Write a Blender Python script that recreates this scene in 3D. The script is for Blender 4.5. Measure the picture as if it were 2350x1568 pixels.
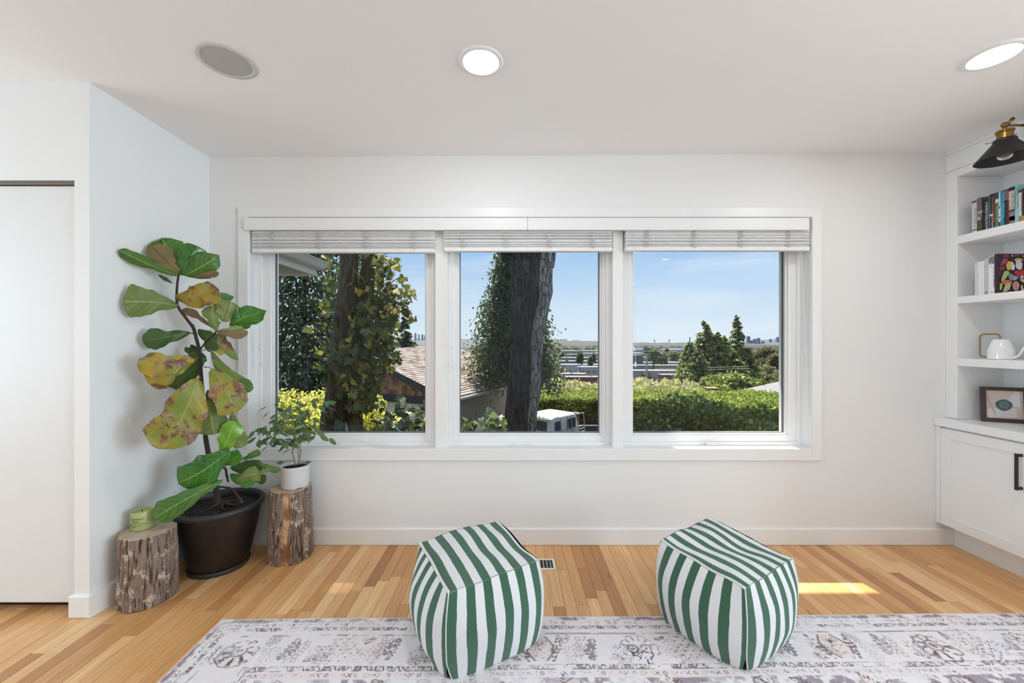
import bpy, math, random
import numpy as np
from mathutils import Vector, Matrix, noise as mnoise

random.seed(7)
rng = np.random.default_rng(7)
PI = math.pi
C = bpy.context.scene.collection
SC = bpy.context.scene
for _o in list(bpy.data.objects):
    bpy.data.objects.remove(_o)

# ------------------------------------------------------------------ camera
CAM_Z = 1.28
cam_d = bpy.data.cameras.new('camera'); cam = bpy.data.objects.new('camera', cam_d); C.objects.link(cam)
cam.location = (0, 0, CAM_Z); cam.rotation_euler = (PI / 2, 0, 0)
cam_d.sensor_width = 36.0; cam_d.lens = 36.0 * 920 / 2350; cam_d.clip_start = 0.05; cam_d.clip_end = 20000
SC.camera = cam

# ------------------------------------------------------------------ exposure
SC.view_settings.view_transform = 'Standard'; SC.view_settings.look = 'None'
SC.view_settings.exposure = 0.0; SC.view_settings.gamma = 1.0; SC.view_settings.use_curve_mapping = False
cy = SC.cycles
cy.max_bounces = 9; cy.diffuse_bounces = 6; cy.glossy_bounces = 4; cy.transmission_bounces = 6; cy.transparent_max_bounces = 12
cy.caustics_reflective = False; cy.caustics_refractive = False; cy.sample_clamp_indirect = 4.0; cy.sample_clamp_direct = 0
cy.use_denoising = True

# ------------------------------------------------------------------ sky
W = bpy.data.worlds.new('sky'); SC.world = W; W.use_nodes = True
nt = W.node_tree; nt.nodes.clear()
def _n(t, **k):
    n = nt.nodes.new(t)
    for a, b in k.items(): setattr(n, a, b)
    return n
tc = _n('ShaderNodeTexCoord'); sep = _n('ShaderNodeSeparateXYZ'); nt.links.new(tc.outputs['Generated'], sep.inputs[0])
rmp = _n('ShaderNodeValToRGB'); cr = rmp.color_ramp
cr.elements[0].position = 0.0; cr.elements[0].color = (0.74, 0.86, 0.96, 1)
cr.elements[1].position = 1.0; cr.elements[1].color = (0.22, 0.40, 0.80, 1)
for p_, c_ in ((0.08, (0.64, 0.80, 0.95)), (0.22, (0.37, 0.60, 0.91)), (0.5, (0.30, 0.50, 0.86))):
    e_ = cr.elements.new(p_); e_.color = (*c_, 1)
nt.links.new(sep.outputs[2], rmp.inputs[0])
mp = _n('ShaderNodeMapping'); mp.inputs['Scale'].default_value = (2.2, 2.2, 13); mp.inputs['Rotation'].default_value = (0.0, 0.12, 0)
nt.links.new(tc.outputs['Generated'], mp.inputs[0])
nz = _n('ShaderNodeTexNoise'); nz.inputs['Scale'].default_value = 1.6; nz.inputs['Detail'].default_value = 6; nz.inputs['Roughness'].default_value = 0.55
nt.links.new(mp.outputs[0], nz.inputs[0])
cl = _n('ShaderNodeMapRange'); cl.inputs[1].default_value = 0.47; cl.inputs[2].default_value = 0.78; cl.inputs[4].default_value = 0.55
nt.links.new(nz.outputs[0], cl.inputs[0])
mx = _n('ShaderNodeMix', data_type='RGBA'); mx.inputs[7].default_value = (0.86, 0.92, 0.98, 1)
nt.links.new(cl.outputs[0], mx.inputs[0]); nt.links.new(rmp.outputs[0], mx.inputs[6])
bg = _n('ShaderNodeBackground'); bg.inputs[1].default_value = 1.0
nt.links.new(mx.outputs[2], bg.inputs[0])
wo = _n('ShaderNodeOutputWorld'); nt.links.new(bg.outputs[0], wo.inputs[0])

# ------------------------------------------------------------------ sun and added fill lamps behind the camera
def light(name, kind, energy, color, loc, direction=None, **k):
    d = bpy.data.lights.new(name, kind); d.energy = energy; d.color = color
    for a, b in k.items(): setattr(d, a, b)
    o = bpy.data.objects.new(name, d); C.objects.link(o); o.location = loc
    if direction is not None:
        o.rotation_euler = Vector(direction).to_track_quat('-Z', 'Y').to_euler()
    return o
SUN_AZ, SUN_EL = math.radians(-8), math.radians(57.1)
sun_dir = Vector((math.sin(SUN_AZ) * math.cos(SUN_EL), math.cos(SUN_AZ) * math.cos(SUN_EL), math.sin(SUN_EL)))
light('sun', 'SUN', 12.5, (1.0, 0.93, 0.80), (10, 20, 30), -sun_dir, angle=math.radians(0.6))
# added fill lamps brightening the room, set in invented side windows (added_window_left and added_window_right further down)
light('fill_lamp_left', 'AREA', 84, (.69, .897, 1.035), (-5.20, .45, 1.40), (1, .03, .20), shape='RECTANGLE', size=2.5, size_y=1.7)
light('fill_lamp_right', 'AREA', 190, (.69, .895, 1.035), (5.20, -.65, 1.40), (-1, .14, .22), shape='RECTANGLE', size=2.5, size_y=1.7)

# ------------------------------------------------------------------ helpers
def P(px, py, Y):
    """world point seen at a pixel of the photograph at distance Y"""
    return Vector(((px - 1175) / 920 * Y, Y, CAM_Z - (py - 784) / 920 * Y))

class MB:
    def __init__(s): s.v = []; s.f = []; s.uv = None; s.mi = []
    def add(s, vs, fs, mi=0):
        b = len(s.v); s.v += [tuple(v) for v in vs]; s.f += [tuple(b + i for i in f) for f in fs]; s.mi += [mi] * len(fs); return s
    def box(s, x0, x1, y0, y1, z0, z1, bev=0.0, mi=0):
        if x0 > x1: x0, x1 = x1, x0
        if y0 > y1: y0, y1 = y1, y0
        if z0 > z1: z0, z1 = z1, z0
        if bev <= 0:
            s.add([(x0,y0,z0),(x1,y0,z0),(x1,y1,z0),(x0,y1,z0),(x0,y0,z1),(x1,y0,z1),(x1,y1,z1),(x0,y1,z1)],
                  [(3,2,1,0),(4,5,6,7),(0,1,5,4),(1,2,6,5),(2,3,7,6),(3,0,4,7)], mi)
        else:
            b = min(bev, (x1-x0)/2.01, (y1-y0)/2.01, (z1-z0)/2.01); vs = []; idx = {}
            for sx in (0,1):
                for sy in (0,1):
                    for sz in (0,1):
                        X, Y, Z = (x0,x1)[sx], (y0,y1)[sy], (z0,z1)[sz]; dx, dy, dz = (b,-b)[sx], (b,-b)[sy], (b,-b)[sz]
                        idx[(sx,sy,sz,0)] = len(vs); vs.append((X, Y+dy, Z+dz))
                        idx[(sx,sy,sz,1)] = len(vs); vs.append((X+dx, Y, Z+dz))
                        idx[(sx,sy,sz,2)] = len(vs); vs.append((X+dx, Y+dy, Z))
            fs = []
            def q(*k, flip=False):
                l = [idx[a] for a in k]; fs.append(tuple(reversed(l)) if flip else tuple(l))
            for sx in (0,1): q((sx,0,0,0),(sx,1,0,0),(sx,1,1,0),(sx,0,1,0), flip=sx==0)
            for sy in (0,1): q((0,sy,0,1),(0,sy,1,1),(1,sy,1,1),(1,sy,0,1), flip=sy==0)
            for sz in (0,1): q((0,0,sz,2),(1,0,sz,2),(1,1,sz,2),(0,1,sz,2), flip=sz==0)
            for a in (0,1):
                for c in (0,1):
                    q((a,c,0,0),(a,c,0,1),(a,c,1,1),(a,c,1,0), flip=(a==c)); q((a,0,c,0),(a,0,c,2),(a,1,c,2),(a,1,c,0), flip=(a!=c))
                    q((0,a,c,1),(0,a,c,2),(1,a,c,2),(1,a,c,1), flip=(a==c))
            for sx in (0,1):
                for sy in (0,1):
                    for sz in (0,1):
                        q((sx,sy,sz,0),(sx,sy,sz,1),(sx,sy,sz,2), flip=((sx+sy+sz)%2==1))
            s.add(vs, fs, mi)
        return s
    def obox(s, o, ax, ay, az, mi=0):
        """box from corner o spanned by three vectors"""
        o, ax, ay, az = map(Vector, (o, ax, ay, az))
        s.add([o, o+ax, o+ax+ay, o+ay, o+az, o+ax+az, o+ax+ay+az, o+ay+az],
              [(3,2,1,0),(4,5,6,7),(0,1,5,4),(1,2,6,5),(2,3,7,6),(3,0,4,7)], mi); return s
    def tube(s, pts, r, n=10, cap=True, mi=0):
        pts = [Vector(p) for p in pts]; m = len(pts)
        rs = r if isinstance(r, (list, tuple)) else [r] * m
        vs = []; up = None
        for i, p in enumerate(pts):
            t = (pts[min(i+1, m-1)] - pts[max(i-1, 0)]).normalized()
            if up is None:
                up = t.orthogonal().normalized()
            up = (up - t * up.dot(t)); up = up.normalized() if up.length > 1e-6 else t.orthogonal().normalized()
            w = t.cross(up)
            for k in range(n):
                a = 2 * PI * k / n; vs.append(p + (up * math.cos(a) + w * math.sin(a)) * rs[i])
        fs = [(i*n+k, i*n+(k+1)%n, (i+1)*n+(k+1)%n, (i+1)*n+k) for i in range(m-1) for k in range(n)]
        if cap: fs += [tuple(range(n-1, -1, -1)), tuple((m-1)*n+k for k in range(n))]
        s.add(vs, fs, mi); return s
    def lathe(s, prof, c=(0,0,0), n=40, cap0=True, cap1=True, mi=0, sx=1.0, sy=1.0):
        vs = [(c[0]+r*math.cos(2*PI*k/n)*sx, c[1]+r*math.sin(2*PI*k/n)*sy, c[2]+z) for r, z in prof for k in range(n)]
        m = len(prof)
        fs = [(i*n+k, i*n+(k+1)%n, (i+1)*n+(k+1)%n, (i+1)*n+k) for i in range(m-1) for k in range(n)]
        if cap0: fs.append(tuple(range(n-1, -1, -1)))
        if cap1: fs.append(tuple((m-1)*n+k for k in range(n)))
        s.add(vs, fs, mi); return s
    def ball(s, c, r, n=10, m=6, sz=1.0, mi=0):
        return s.lathe([(max(1e-4, r*math.sin(PI*i/m)), -r*math.cos(PI*i/m)*sz) for i in range(m+1)], c, n, mi=mi)
    def build(s, name, mat, parent=None, smooth=False, tone=None, angle=None):
        me = bpy.data.meshes.new(name); me.from_pydata(s.v, [], s.f)
        mats = mat if isinstance(mat, (list, tuple)) else [mat]
        for m in mats: me.materials.append(m)
        if len(mats) > 1: me.polygons.foreach_set('material_index', s.mi)
        if smooth: me.shade_smooth()
        if angle is not None:
            me.shade_smooth(); me.set_sharp_from_angle(angle=math.radians(angle))
        if tone is not None:
            at = me.attributes.new('tone', 'FLOAT', 'FACE'); at.data.foreach_set('value', [float(tone)]*len(s.f) if np.isscalar(tone) else list(tone))
        me.update()
        return link(name, me, parent)

def link(name, me, parent=None):
    o = bpy.data.objects.new(name, me); C.objects.link(o)
    if parent is not None:
        o.parent = parent
        if parent.type == 'EMPTY': o.matrix_parent_inverse = Matrix.Translation(-parent.location)
    return o
def thing(name, loc, label, cat, group=None):
    o = bpy.data.objects.new(name, None); C.objects.link(o); o.location = loc; o.empty_display_size = 0.05
    return tag(o, label, cat, group)
def tag(o, label, cat, group=None, kind=None):
    o['label'] = label; o['category'] = cat
    if group: o['group'] = group
    if kind: o['kind'] = kind
    return o
def struct(o): o['kind'] = 'structure'; return o
def stuff(o): o['kind'] = 'stuff'; return o
def mover(root, loc, rz=0.0):
    root.location = loc; root.rotation_euler = (0, 0, rz)

def fast_mesh(name, V, F, mats, tone=None, smooth=False, uv=None):
    """V (n,3), F (m,k) arrays of equal-sided faces"""
    V = np.asarray(V, dtype=np.float32); F = np.asarray(F, dtype=np.int32); k = F.shape[1]
    me = bpy.data.meshes.new(name); me.vertices.add(len(V)); me.vertices.foreach_set('co', V.ravel())
    me.loops.add(F.size); me.loops.foreach_set('vertex_index', F.ravel())
    me.polygons.add(len(F)); me.polygons.foreach_set('loop_start', np.arange(0, F.size, k, dtype=np.int32))
    me.polygons.foreach_set('loop_total', np.full(len(F), k, dtype=np.int32))
    for m in (mats if isinstance(mats, (list, tuple)) else [mats]): me.materials.append(m)
    if smooth: me.polygons.foreach_set('use_smooth', np.ones(len(F), dtype=bool))
    if uv is not None:
        l = me.uv_layers.new(name='UVMap'); l.data.foreach_set('uv', np.asarray(uv, dtype=np.float32)[F.ravel()].ravel())
    me.update(calc_edges=True)
    if tone is not None:
        at = me.attributes.new('tone', 'FLOAT', 'POINT'); at.data.foreach_set('value', np.asarray(tone, dtype=np.float32))
    return me

# ------------------------------------------------------------------ material helper
def lin(r, g, b): return tuple(((c/255)/12.92 if c/255 <= 0.04045 else ((c/255+0.055)/1.055)**2.4) for c in (r, g, b))
class NM:
    """small node builder"""
    def __init__(s, name):
        s.m = bpy.data.materials.new(name); s.m.use_nodes = True; s.t = s.m.node_tree; s.t.nodes.clear()
        s.out = s.t.nodes.new('ShaderNodeOutputMaterial')
    def n(s, t, ins=None, **k):
        n = s.t.nodes.new(t)
        for a, b in k.items(): setattr(n, a, b)
        for a, b in (ins or {}).items(): s.set(n, a, b)
        return n
    def set(s, n, a, b):
        i = n.inputs[a]
        if hasattr(b, 'links') or isinstance(b, bpy.types.NodeSocket): s.t.links.new(b, i)
        elif isinstance(b, (tuple, list)) and len(b) == 3 and i.type == 'RGBA': i.default_value = (*b, 1)
        else: i.default_value = b
    def coord(s, k='Object', scale=(1,1,1), rot=(0,0,0), loc=(0,0,0)):
        t = s.n('ShaderNodeTexCoord'); return s.n('ShaderNodeMapping', {0: t.outputs[k], 'Scale': scale, 'Rotation': rot, 'Location': loc}).outputs[0]
    def noise(s, vec, scale=5, detail=3, rough=.5, dist=0.0):
        return s.n('ShaderNodeTexNoise', {'Vector': vec, 'Scale': scale, 'Detail': detail, 'Roughness': rough, 'Distortion': dist}).outputs[0]
    def math(s, op, a, b=0.0, c=None):
        n = s.n('ShaderNodeMath', operation=op); s.set(n, 0, a); s.set(n, 1, b)
        if c is not None: s.set(n, 2, c)
        return n.outputs[0]
    def mix(s, f, a, b, blend='MIX'):
        n = s.n('ShaderNodeMix', data_type='RGBA', blend_type=blend); s.set(n, 0, f); s.set(n, 6, a); s.set(n, 7, b); return n.outputs[2]
    def mr(s, v, a, b, c=0.0, d=1.0):
        return s.n('ShaderNodeMapRange', {0: v, 1: a, 2: b, 3: c, 4: d}).outputs[0]
    def ramp(s, v, stops):
        n = s.n('ShaderNodeValToRGB', {0: v}); e = n.color_ramp.elements
        e[0].position, e[0].color = stops[0][0], (*stops[0][1], 1); e[1].position, e[1].color = stops[-1][0], (*stops[-1][1], 1)
        for p, c in stops[1:-1]:
            x = e.new(p); x.color = (*c, 1)
        return n.outputs[0]
    def attr(s, name): return s.n('ShaderNodeAttribute', attribute_name=name).outputs['Fac']
    def bump(s, h, strength=.3, dist=.01): return s.n('ShaderNodeBump', {'Height': h, 'Strength': strength, 'Distance': dist}).outputs[0]
    def bsdf(s, col, rough=.5, metal=0.0, normal=None, **k):
        b = s.n('ShaderNodeBsdfPrincipled', {'Base Color': col, 'Roughness': rough, 'Metallic': metal})
        if normal is not None: s.set(b, 'Normal', normal)
        for a, v in k.items(): s.set(b, a.replace('_', ' '), v)
        return b.outputs[0]
    def end(s, sh): s.t.links.new(sh, s.out.inputs[0]); return s.m
def plain(name, col, rough=.5, metal=0.0, var=.04, vscale=8, bump=0.0, bscale=60, **k):
    """plain surface with faint tone variation and fine relief"""
    q = NM(name); v = q.coord(); f = q.noise(v, vscale, 3)
    c = q.mix(q.mr(f, .3, .7), tuple(x*(1-var) for x in col), tuple(min(1, x*(1+var)) for x in col))
    nrm = q.bump(q.noise(v, bscale, 4), bump, .004) if bump else None
    return q.end(q.bsdf(c, rough, metal, nrm, **k))
# ================================================================== materials of the room
WHITE_WALL = plain('wall_paint', (.80,.80,.80), .55, var=.006, vscale=3, bump=.06, bscale=90)
CEIL = plain('ceiling_paint', (.87,.87,.875), .7, var=.006, vscale=2, bump=.05, bscale=120)
TRIM = plain('trim_paint', (.82,.82,.82), .32, var=.008, vscale=5)
VINYL = plain('window_vinyl', (.84,.84,.845), .28, var=.006)
CAB = plain('cabinet_paint', (.82,.82,.82), .33, var=.006)
SPC = plain('spacer_grey', (.13,.14,.15), .5)
DARK = plain('dark_gap', (.03,.03,.03), .8)
def glass_mat(name, tint=(.985,.99,.99)):
    q = NM(name); ge = q.n('ShaderNodeNewGeometry'); dt = q.n('ShaderNodeVectorMath', {0: ge.outputs['Normal'], 1: ge.outputs['Incoming']}, operation='DOT_PRODUCT').outputs['Value']
    fr = q.math('ADD', q.math('MULTIPLY', q.math('POWER', q.math('SUBTRACT', 1.0, q.math('ABSOLUTE', dt)), 5.0), .85), .013)
    t = q.n('ShaderNodeBsdfTransparent', {'Color': tint}).outputs[0]; g = q.n('ShaderNodeBsdfGlossy', {'Roughness': 0.0}).outputs[0]
    return q.end(q.n('ShaderNodeMixShader', {0: fr, 1: t, 2: g}).outputs[0])
GLASS = glass_mat('window_glass')
def wood_floor():
    q = NM('oak_floor'); t = q.attr('tone'); tc = q.n('ShaderNodeTexCoord')
    off = q.n('ShaderNodeCombineXYZ', {0: q.math('MULTIPLY', t, 37.0), 1: q.math('MULTIPLY', t, 91.0), 2: 0.0}).outputs[0]
    v = q.n('ShaderNodeVectorMath', {0: tc.outputs['Object'], 1: off}, operation='ADD').outputs[0]
    vs = q.n('ShaderNodeMapping', {0: v, 'Scale': (26, 1.1, 1)}).outputs[0]
    grain = q.noise(vs, 3.2, 6, .62, .6); 
    vs2 = q.n('ShaderNodeMapping', {0: v, 'Scale': (9, .7, 1)}).outputs[0]
    wv = q.n('ShaderNodeTexWave', {'Vector': vs2, 'Scale': 2.2, 'Distortion': 9.0, 'Detail': 3.0, 'Detail Scale': 1.2}, wave_type='BANDS', bands_direction='X').outputs['Fac']
    base = q.ramp(t, [(0, lin(160,108,64)), (.16, lin(196,140,88)), (.45, lin(222,170,112)), (.75, lin(236,188,132)), (1, lin(248,210,156))])
    c = q.mix(q.mr(grain, .35, .7, 0, .5), base, q.mix(1.0, base, (.62,.5,.38), 'MULTIPLY'))
    c = q.mix(q.mr(wv, .55, 1, 0, .28), c, q.mix(1.0, c, (.62,.46,.33), 'MULTIPLY'))
    kn = q.noise(q.n('ShaderNodeMapping', {0: v, 'Scale': (30, 5, 1)}).outputs[0], 1.0, 2, .4)
    c = q.mix(q.mr(kn, .73, .80, 0, .8), c, (.07,.03,.015))
    return q.end(q.bsdf(c, q.mr(grain, .3, .8, .26, .42), 0, q.bump(grain, .08, .002), Coat_Weight=.12, Coat_Roughness=.15))
FLOOR_M = wood_floor()
GAP_M = plain('floor_gap', (.10,.055,.03), .8)

# ================================================================== room shell
YW = 2.527            # face of the window wall
def zc(x, y):         # the ceiling is not quite level
    t = min(1, max(0, (x + 1.9) / 4.63)); s = (YW - y)
    return 2.437 + .030 * t + .050 * max(0, min(1, s / .66)) * (1 - t) * (1 if s < .66 else 1) + 0.0
# floor
f0 = MB().box(-5.4, 5.5, -3.6, 2.7, -.12, -.008).build('floor', GAP_M); struct(f0)
PLW = .0572
def plank_mb(x0, y0, y1, mb=None):
    m = mb or MB(); g = .0004; b = .0012; x1 = x0 + PLW - g; x0 = x0 + g; y0 += g; y1 -= g; z = 0.0; d = -.008
    m.add([(x0,y0,d),(x1,y0,d),(x1,y1,d),(x0,y1,d),(x0,y0,z-b),(x1,y0,z-b),(x1,y1,z-b),(x0,y1,z-b),(x0+b,y0+b,z),(x1-b,y0+b,z),(x1-b,y1-b,z),(x0+b,y1-b,z)],
          [(0,1,5,4),(1,2,6,5),(2,3,7,6),(3,0,4,7),(4,5,9,8),(5,6,10,9),(6,7,11,10),(7,4,8,11),(8,9,10,11)])
    return m
planks = []
for i in range(int(10.8 / PLW)):
    x0 = -5.35 + i * PLW; y = -3.5 - random.random() * .4
    while y < YW:
        L = random.choice([.26, .34, .42, .5, .62, .75, .9, 1.1, 1.3]) * random.uniform(.85, 1.15)
        y1 = min(y + L, YW)
        if YW - y1 < .05: y1 = YW
        if not (x0 < -2.0 and y > 1.95) and not (x0 > 3.0 and y > 1.0): planks.append((x0, max(-3.5, y), min(y1, YW if x0 > -2.0 else 1.95), random.betavariate(2.6, 2.2)))
        y = y1
def seen(p):          # how much of a plank the photograph shows (px² roughly)
    x0, y0, y1, _ = p; lo = max(y0, 1.5)
    if x0 > -1.33 and x0 < 2.36: lo = max(lo, 1.86)
    if y1 <= lo: return 0
    ym = (lo + y1) / 2; px = 1175 + 920 * (x0 + .03) / ym
    if px < -30 or px > 2380: return 0
    return (y1 - lo) / ym ** 3
planks.sort(key=seen, reverse=True)
rest = MB(); tones = []
for k, p in enumerate(planks):
    if k < 296 and seen(p) > 0: plank_mb(p[0], p[1], p[2]).build('plank', FLOOR_M, f0, tone=p[3])
    else: plank_mb(p[0], p[1], p[2], rest); tones += [p[3]] * 9
stuff(rest.build('more_planks', FLOOR_M, f0, tone=tones))
# ceiling
cb = MB(); nx, ny = 26, 24
xs = [-5.4 + 10.9 * i / nx for i in range(nx + 1)]; ys = [-3.6 + 6.3 * j / ny for j in range(ny + 1)]
vs = [(x, y, zc(x, y)) for y in ys for x in xs]
fs = [(j*(nx+1)+i, (j+1)*(nx+1)+i, (j+1)*(nx+1)+i+1, j*(nx+1)+i+1) for j in range(ny) for i in range(nx)]
cb.add(vs, fs); struct(cb.build('ceiling', CEIL, smooth=True))
struct(MB().box(-5.6, 5.7, -3.8, 3.0, 2.62, 2.72).build('roof_slab', CEIL))
# window wall with its opening
WX0, WX1, WZ0, WZ1 = -1.654, 1.882, .604, 2.060
wb = MB()
T = .30
for a in ((-1.907-.25, WX0, 0, 2.6), (WX1, 3.35, 0, 2.6), (WX0, WX1, 0, WZ0), (WX0, WX1, WZ1, 2.6)):
    wb.box(a[0], a[1], YW, YW + T, a[2] - (.2 if a[2] == 0 else 0), a[3])
struct(wb.build('wall_front', WHITE_WALL))
# left wall return and the closet wall beside it
lw = MB(); lw.add([(-1.966,1.865,-.1),(-1.907,YW,-.1),(-2.10,YW,-.1),(-2.036+.0,1.98,-.1),(-1.966,1.865,2.62),(-1.907,YW,2.62),(-2.10,YW,2.62),(-2.036,1.98,2.62)],
                  [(0,1,5,4),(3,2,1,0),(2,3,7,6),(3,0,4,7)])
struct(lw.build('wall_left', WHITE_WALL))
cw = MB(); cw.box(-2.036, -1.966, 1.865, 2.0, -.1, 2.62); cw.box(-5.3, -2.036, 1.865, 2.0, 2.031, 2.62); cw.box(-5.4, -3.9, 1.865, 2.0, -.1, 2.62)
struct(cw.build('wall_closet', WHITE_WALL))
# side and back walls; an invented window in each side wall holds an added fill lamp
def wall_x(name, x0, x1, y0, y1, wy0, wy1, wz0, wz1):
    m = MB(); m.box(x0, x1, y0, wy0, -.1, 2.62); m.box(x0, x1, wy1, y1, -.1, 2.62); m.box(x0, x1, wy0, wy1, -.1, wz0); m.box(x0, x1, wy0, wy1, wz1, 2.62); return struct(m.build(name, WHITE_WALL))
wall_x('wall_far_left', -5.5, -5.3, -3.6, 2.0, -.85, 1.75, .50, 2.30)
wall_x('wall_far_right', 5.3, 5.5, -3.6, 1.2, -1.95, .65, .50, 2.30)
struct(MB().box(3.05, 3.35, 1.0, YW, -.1, 2.62).box(3.35, 5.5, 1.0, 1.2, -.1, 2.62).build('wall_right', WHITE_WALL))
struct(MB().box(-5.5, 5.5, -3.7, -3.5, -.1, 2.62).build('wall_back', WHITE_WALL))
for nm, xw, ya in (('added_window_left', -5.40, -.85), ('added_window_right', 5.40, -1.95)):  # unseen windows made up to hold the fill lamps
    m = MB(); yb = ya + 2.6
    for b_ in ((ya, ya+.07, .5, 2.3), (yb-.07, yb, .5, 2.3), (ya+.07, yb-.07, .5, .57), (ya+.07, yb-.07, 2.23, 2.3), (ya+1.27, ya+1.33, .57, 2.23)):
        m.box(xw-.03, xw+.03, b_[0], b_[1], b_[2], b_[3])
    w = struct(m.build(nm, VINYL)); MB().box(xw-.005, xw+.005, ya+.07, yb-.07, .57, 2.23).build('pane', GLASS, w)
# closet door: a flush sliding panel under a dark metal track
cd = struct(MB().box(-3.9, -2.040, 1.885, 1.915, .052, 2.012, .002).build('door_1', plain('door_paint', (.74,.74,.745), .45, var=.006)))
MB().box(-3.9, -2.037, 1.875, 1.925, 2.014, 2.031).build('door_track', plain('track_metal', (.16,.13,.11), .4, .7), cd)
struct(MB().box(-4.4, -2.0, 1.98, 2.0, -.1, 2.4).build('trim_1', WHITE_WALL))
# baseboards
def base(name, x0, x1, y0, y1, h=.105):
    return struct(MB().box(x0, x1, y0, y1, 0, h, .004).build(name, TRIM))
base('baseboard_front', -1.907, 2.772, YW - .014, YW + .01)
b = MB(); b.add([(-1.952,1.851,0),(-1.893,YW-.012,0),(-1.91,YW-.012,0),(-1.970,1.88,0),(-1.952,1.851,.102),(-1.893,YW-.012,.102),(-1.91,YW-.012,.106),(-1.970,1.88,.106)],
                [(0,1,5,4),(4,5,6,7),(3,0,4,7)]); struct(b.build('baseboard_left', TRIM))
base('baseboard_closet', -2.052, -1.952, 1.851, 1.87, .102)

# ------------------------------------------------------------------ main window
Y0 = 2.600
win = struct(MB().box(WX0-.002, WX1+.002, 2.56, YW+T-.02, WZ0-.03, WZ0-.001).build('window_1', VINYL))
def part(name, boxes, mat, parent, bev=.0015):
    m = MB()
    for b_ in boxes: m.box(*b_, bev)
    return m.build(name, mat, parent)
# flat casing around the opening
CX0, CX1, CZ0, CZ1 = -1.717, 1.942, .533, 2.121
cs = struct(part('trim_2', [(CX0, WX0, YW-.016, YW+.004, CZ0, CZ1)], TRIM, None)); 
struct(part('trim_3', [(WX1, CX1, YW-.016, YW+.004, CZ0, CZ1)], TRIM, None))
struct(part('trim_4', [(WX0, WX1, YW-.016, YW+.004, WZ1, CZ1)], TRIM, None))
struct(part('trim_5', [(WX0, WX1, YW-.016, YW+.004, CZ0, WZ0)], TRIM, None))
part('window_sill', [(WX0+.001, WX1-.001, YW-.015, 2.72, WZ0-.022, WZ0+.003)], TRIM, win)
part('jamb', [(WX0-.02, WX0+.003, YW-.008, 2.75, WZ0, WZ1)], TRIM, win); part('jamb', [(WX1-.003, WX1+.02, YW-.008, 2.75, WZ0, WZ1)], TRIM, win)
part('jamb', [(WX0, WX1, YW-.008, 2.75, WZ1-.003, WZ1+.02)], TRIM, win)
for x0, x1 in ((-.490, -.412), (.640, .707)):
    part('mullion_post', [(x0, x1, 2.552, 2.70, WZ0, WZ1)], TRIM, win, .003)
ZB, ZT = WZ0 + .001, 2.055
for x0, x1, gx0, gx1 in ((WX0, -.490, -1.558, -.568), (-.412, .640, -.344, .574), (.707, WX1, .792, 1.788)):
    gb, gt = .680, 1.975
    fr = 0.030                                   # fixed frame, then a stepped sash and the pane
    part('outer_frame', [(x0, x0+fr, 2.600, 2.70, ZB, ZT), (x1-fr, x1, 2.600, 2.70, ZB, ZT), (x0+fr, x1-fr, 2.600, 2.70, ZB, ZB+.022), (x0+fr, x1-fr, 2.600, 2.70, ZT-.03, ZT)], VINYL, win)
    a0, a1 = x0 + fr, x1 - fr
    part('sash', [(a0, gx0-.012, 2.612, 2.69, ZB+.022, ZT-.03), (gx1+.012, a1, 2.612, 2.69, ZB+.022, ZT-.03), (gx0-.012, gx1+.012, 2.612, 2.69, ZB+.022, gb-.012), (gx0-.012, gx1+.012, 2.612, 2.69, gt+.012, ZT-.03)], VINYL, win)
    part('glazing_bead', [(gx0-.012, gx0, 2.624, 2.68, gb-.012, gt+.012), (gx1, gx1+.012, 2.624, 2.68, gb-.012, gt+.012), (gx0, gx1, 2.624, 2.68, gb-.012, gb), (gx0, gx1, 2.624, 2.68, gt, gt+.012)], VINYL, win)
    part('spacer', [(gx0, gx0+.004, 2.640, 2.656, gb, gt), (gx1-.004, gx1, 2.640, 2.656, gb, gt), (gx0, gx1, 2.640, 2.656, gb, gb+.004)], SPC, win, 0)
    MB().box(gx0, gx1, 2.644, 2.650, gb, gt).build('pane', GLASS, win)

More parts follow.
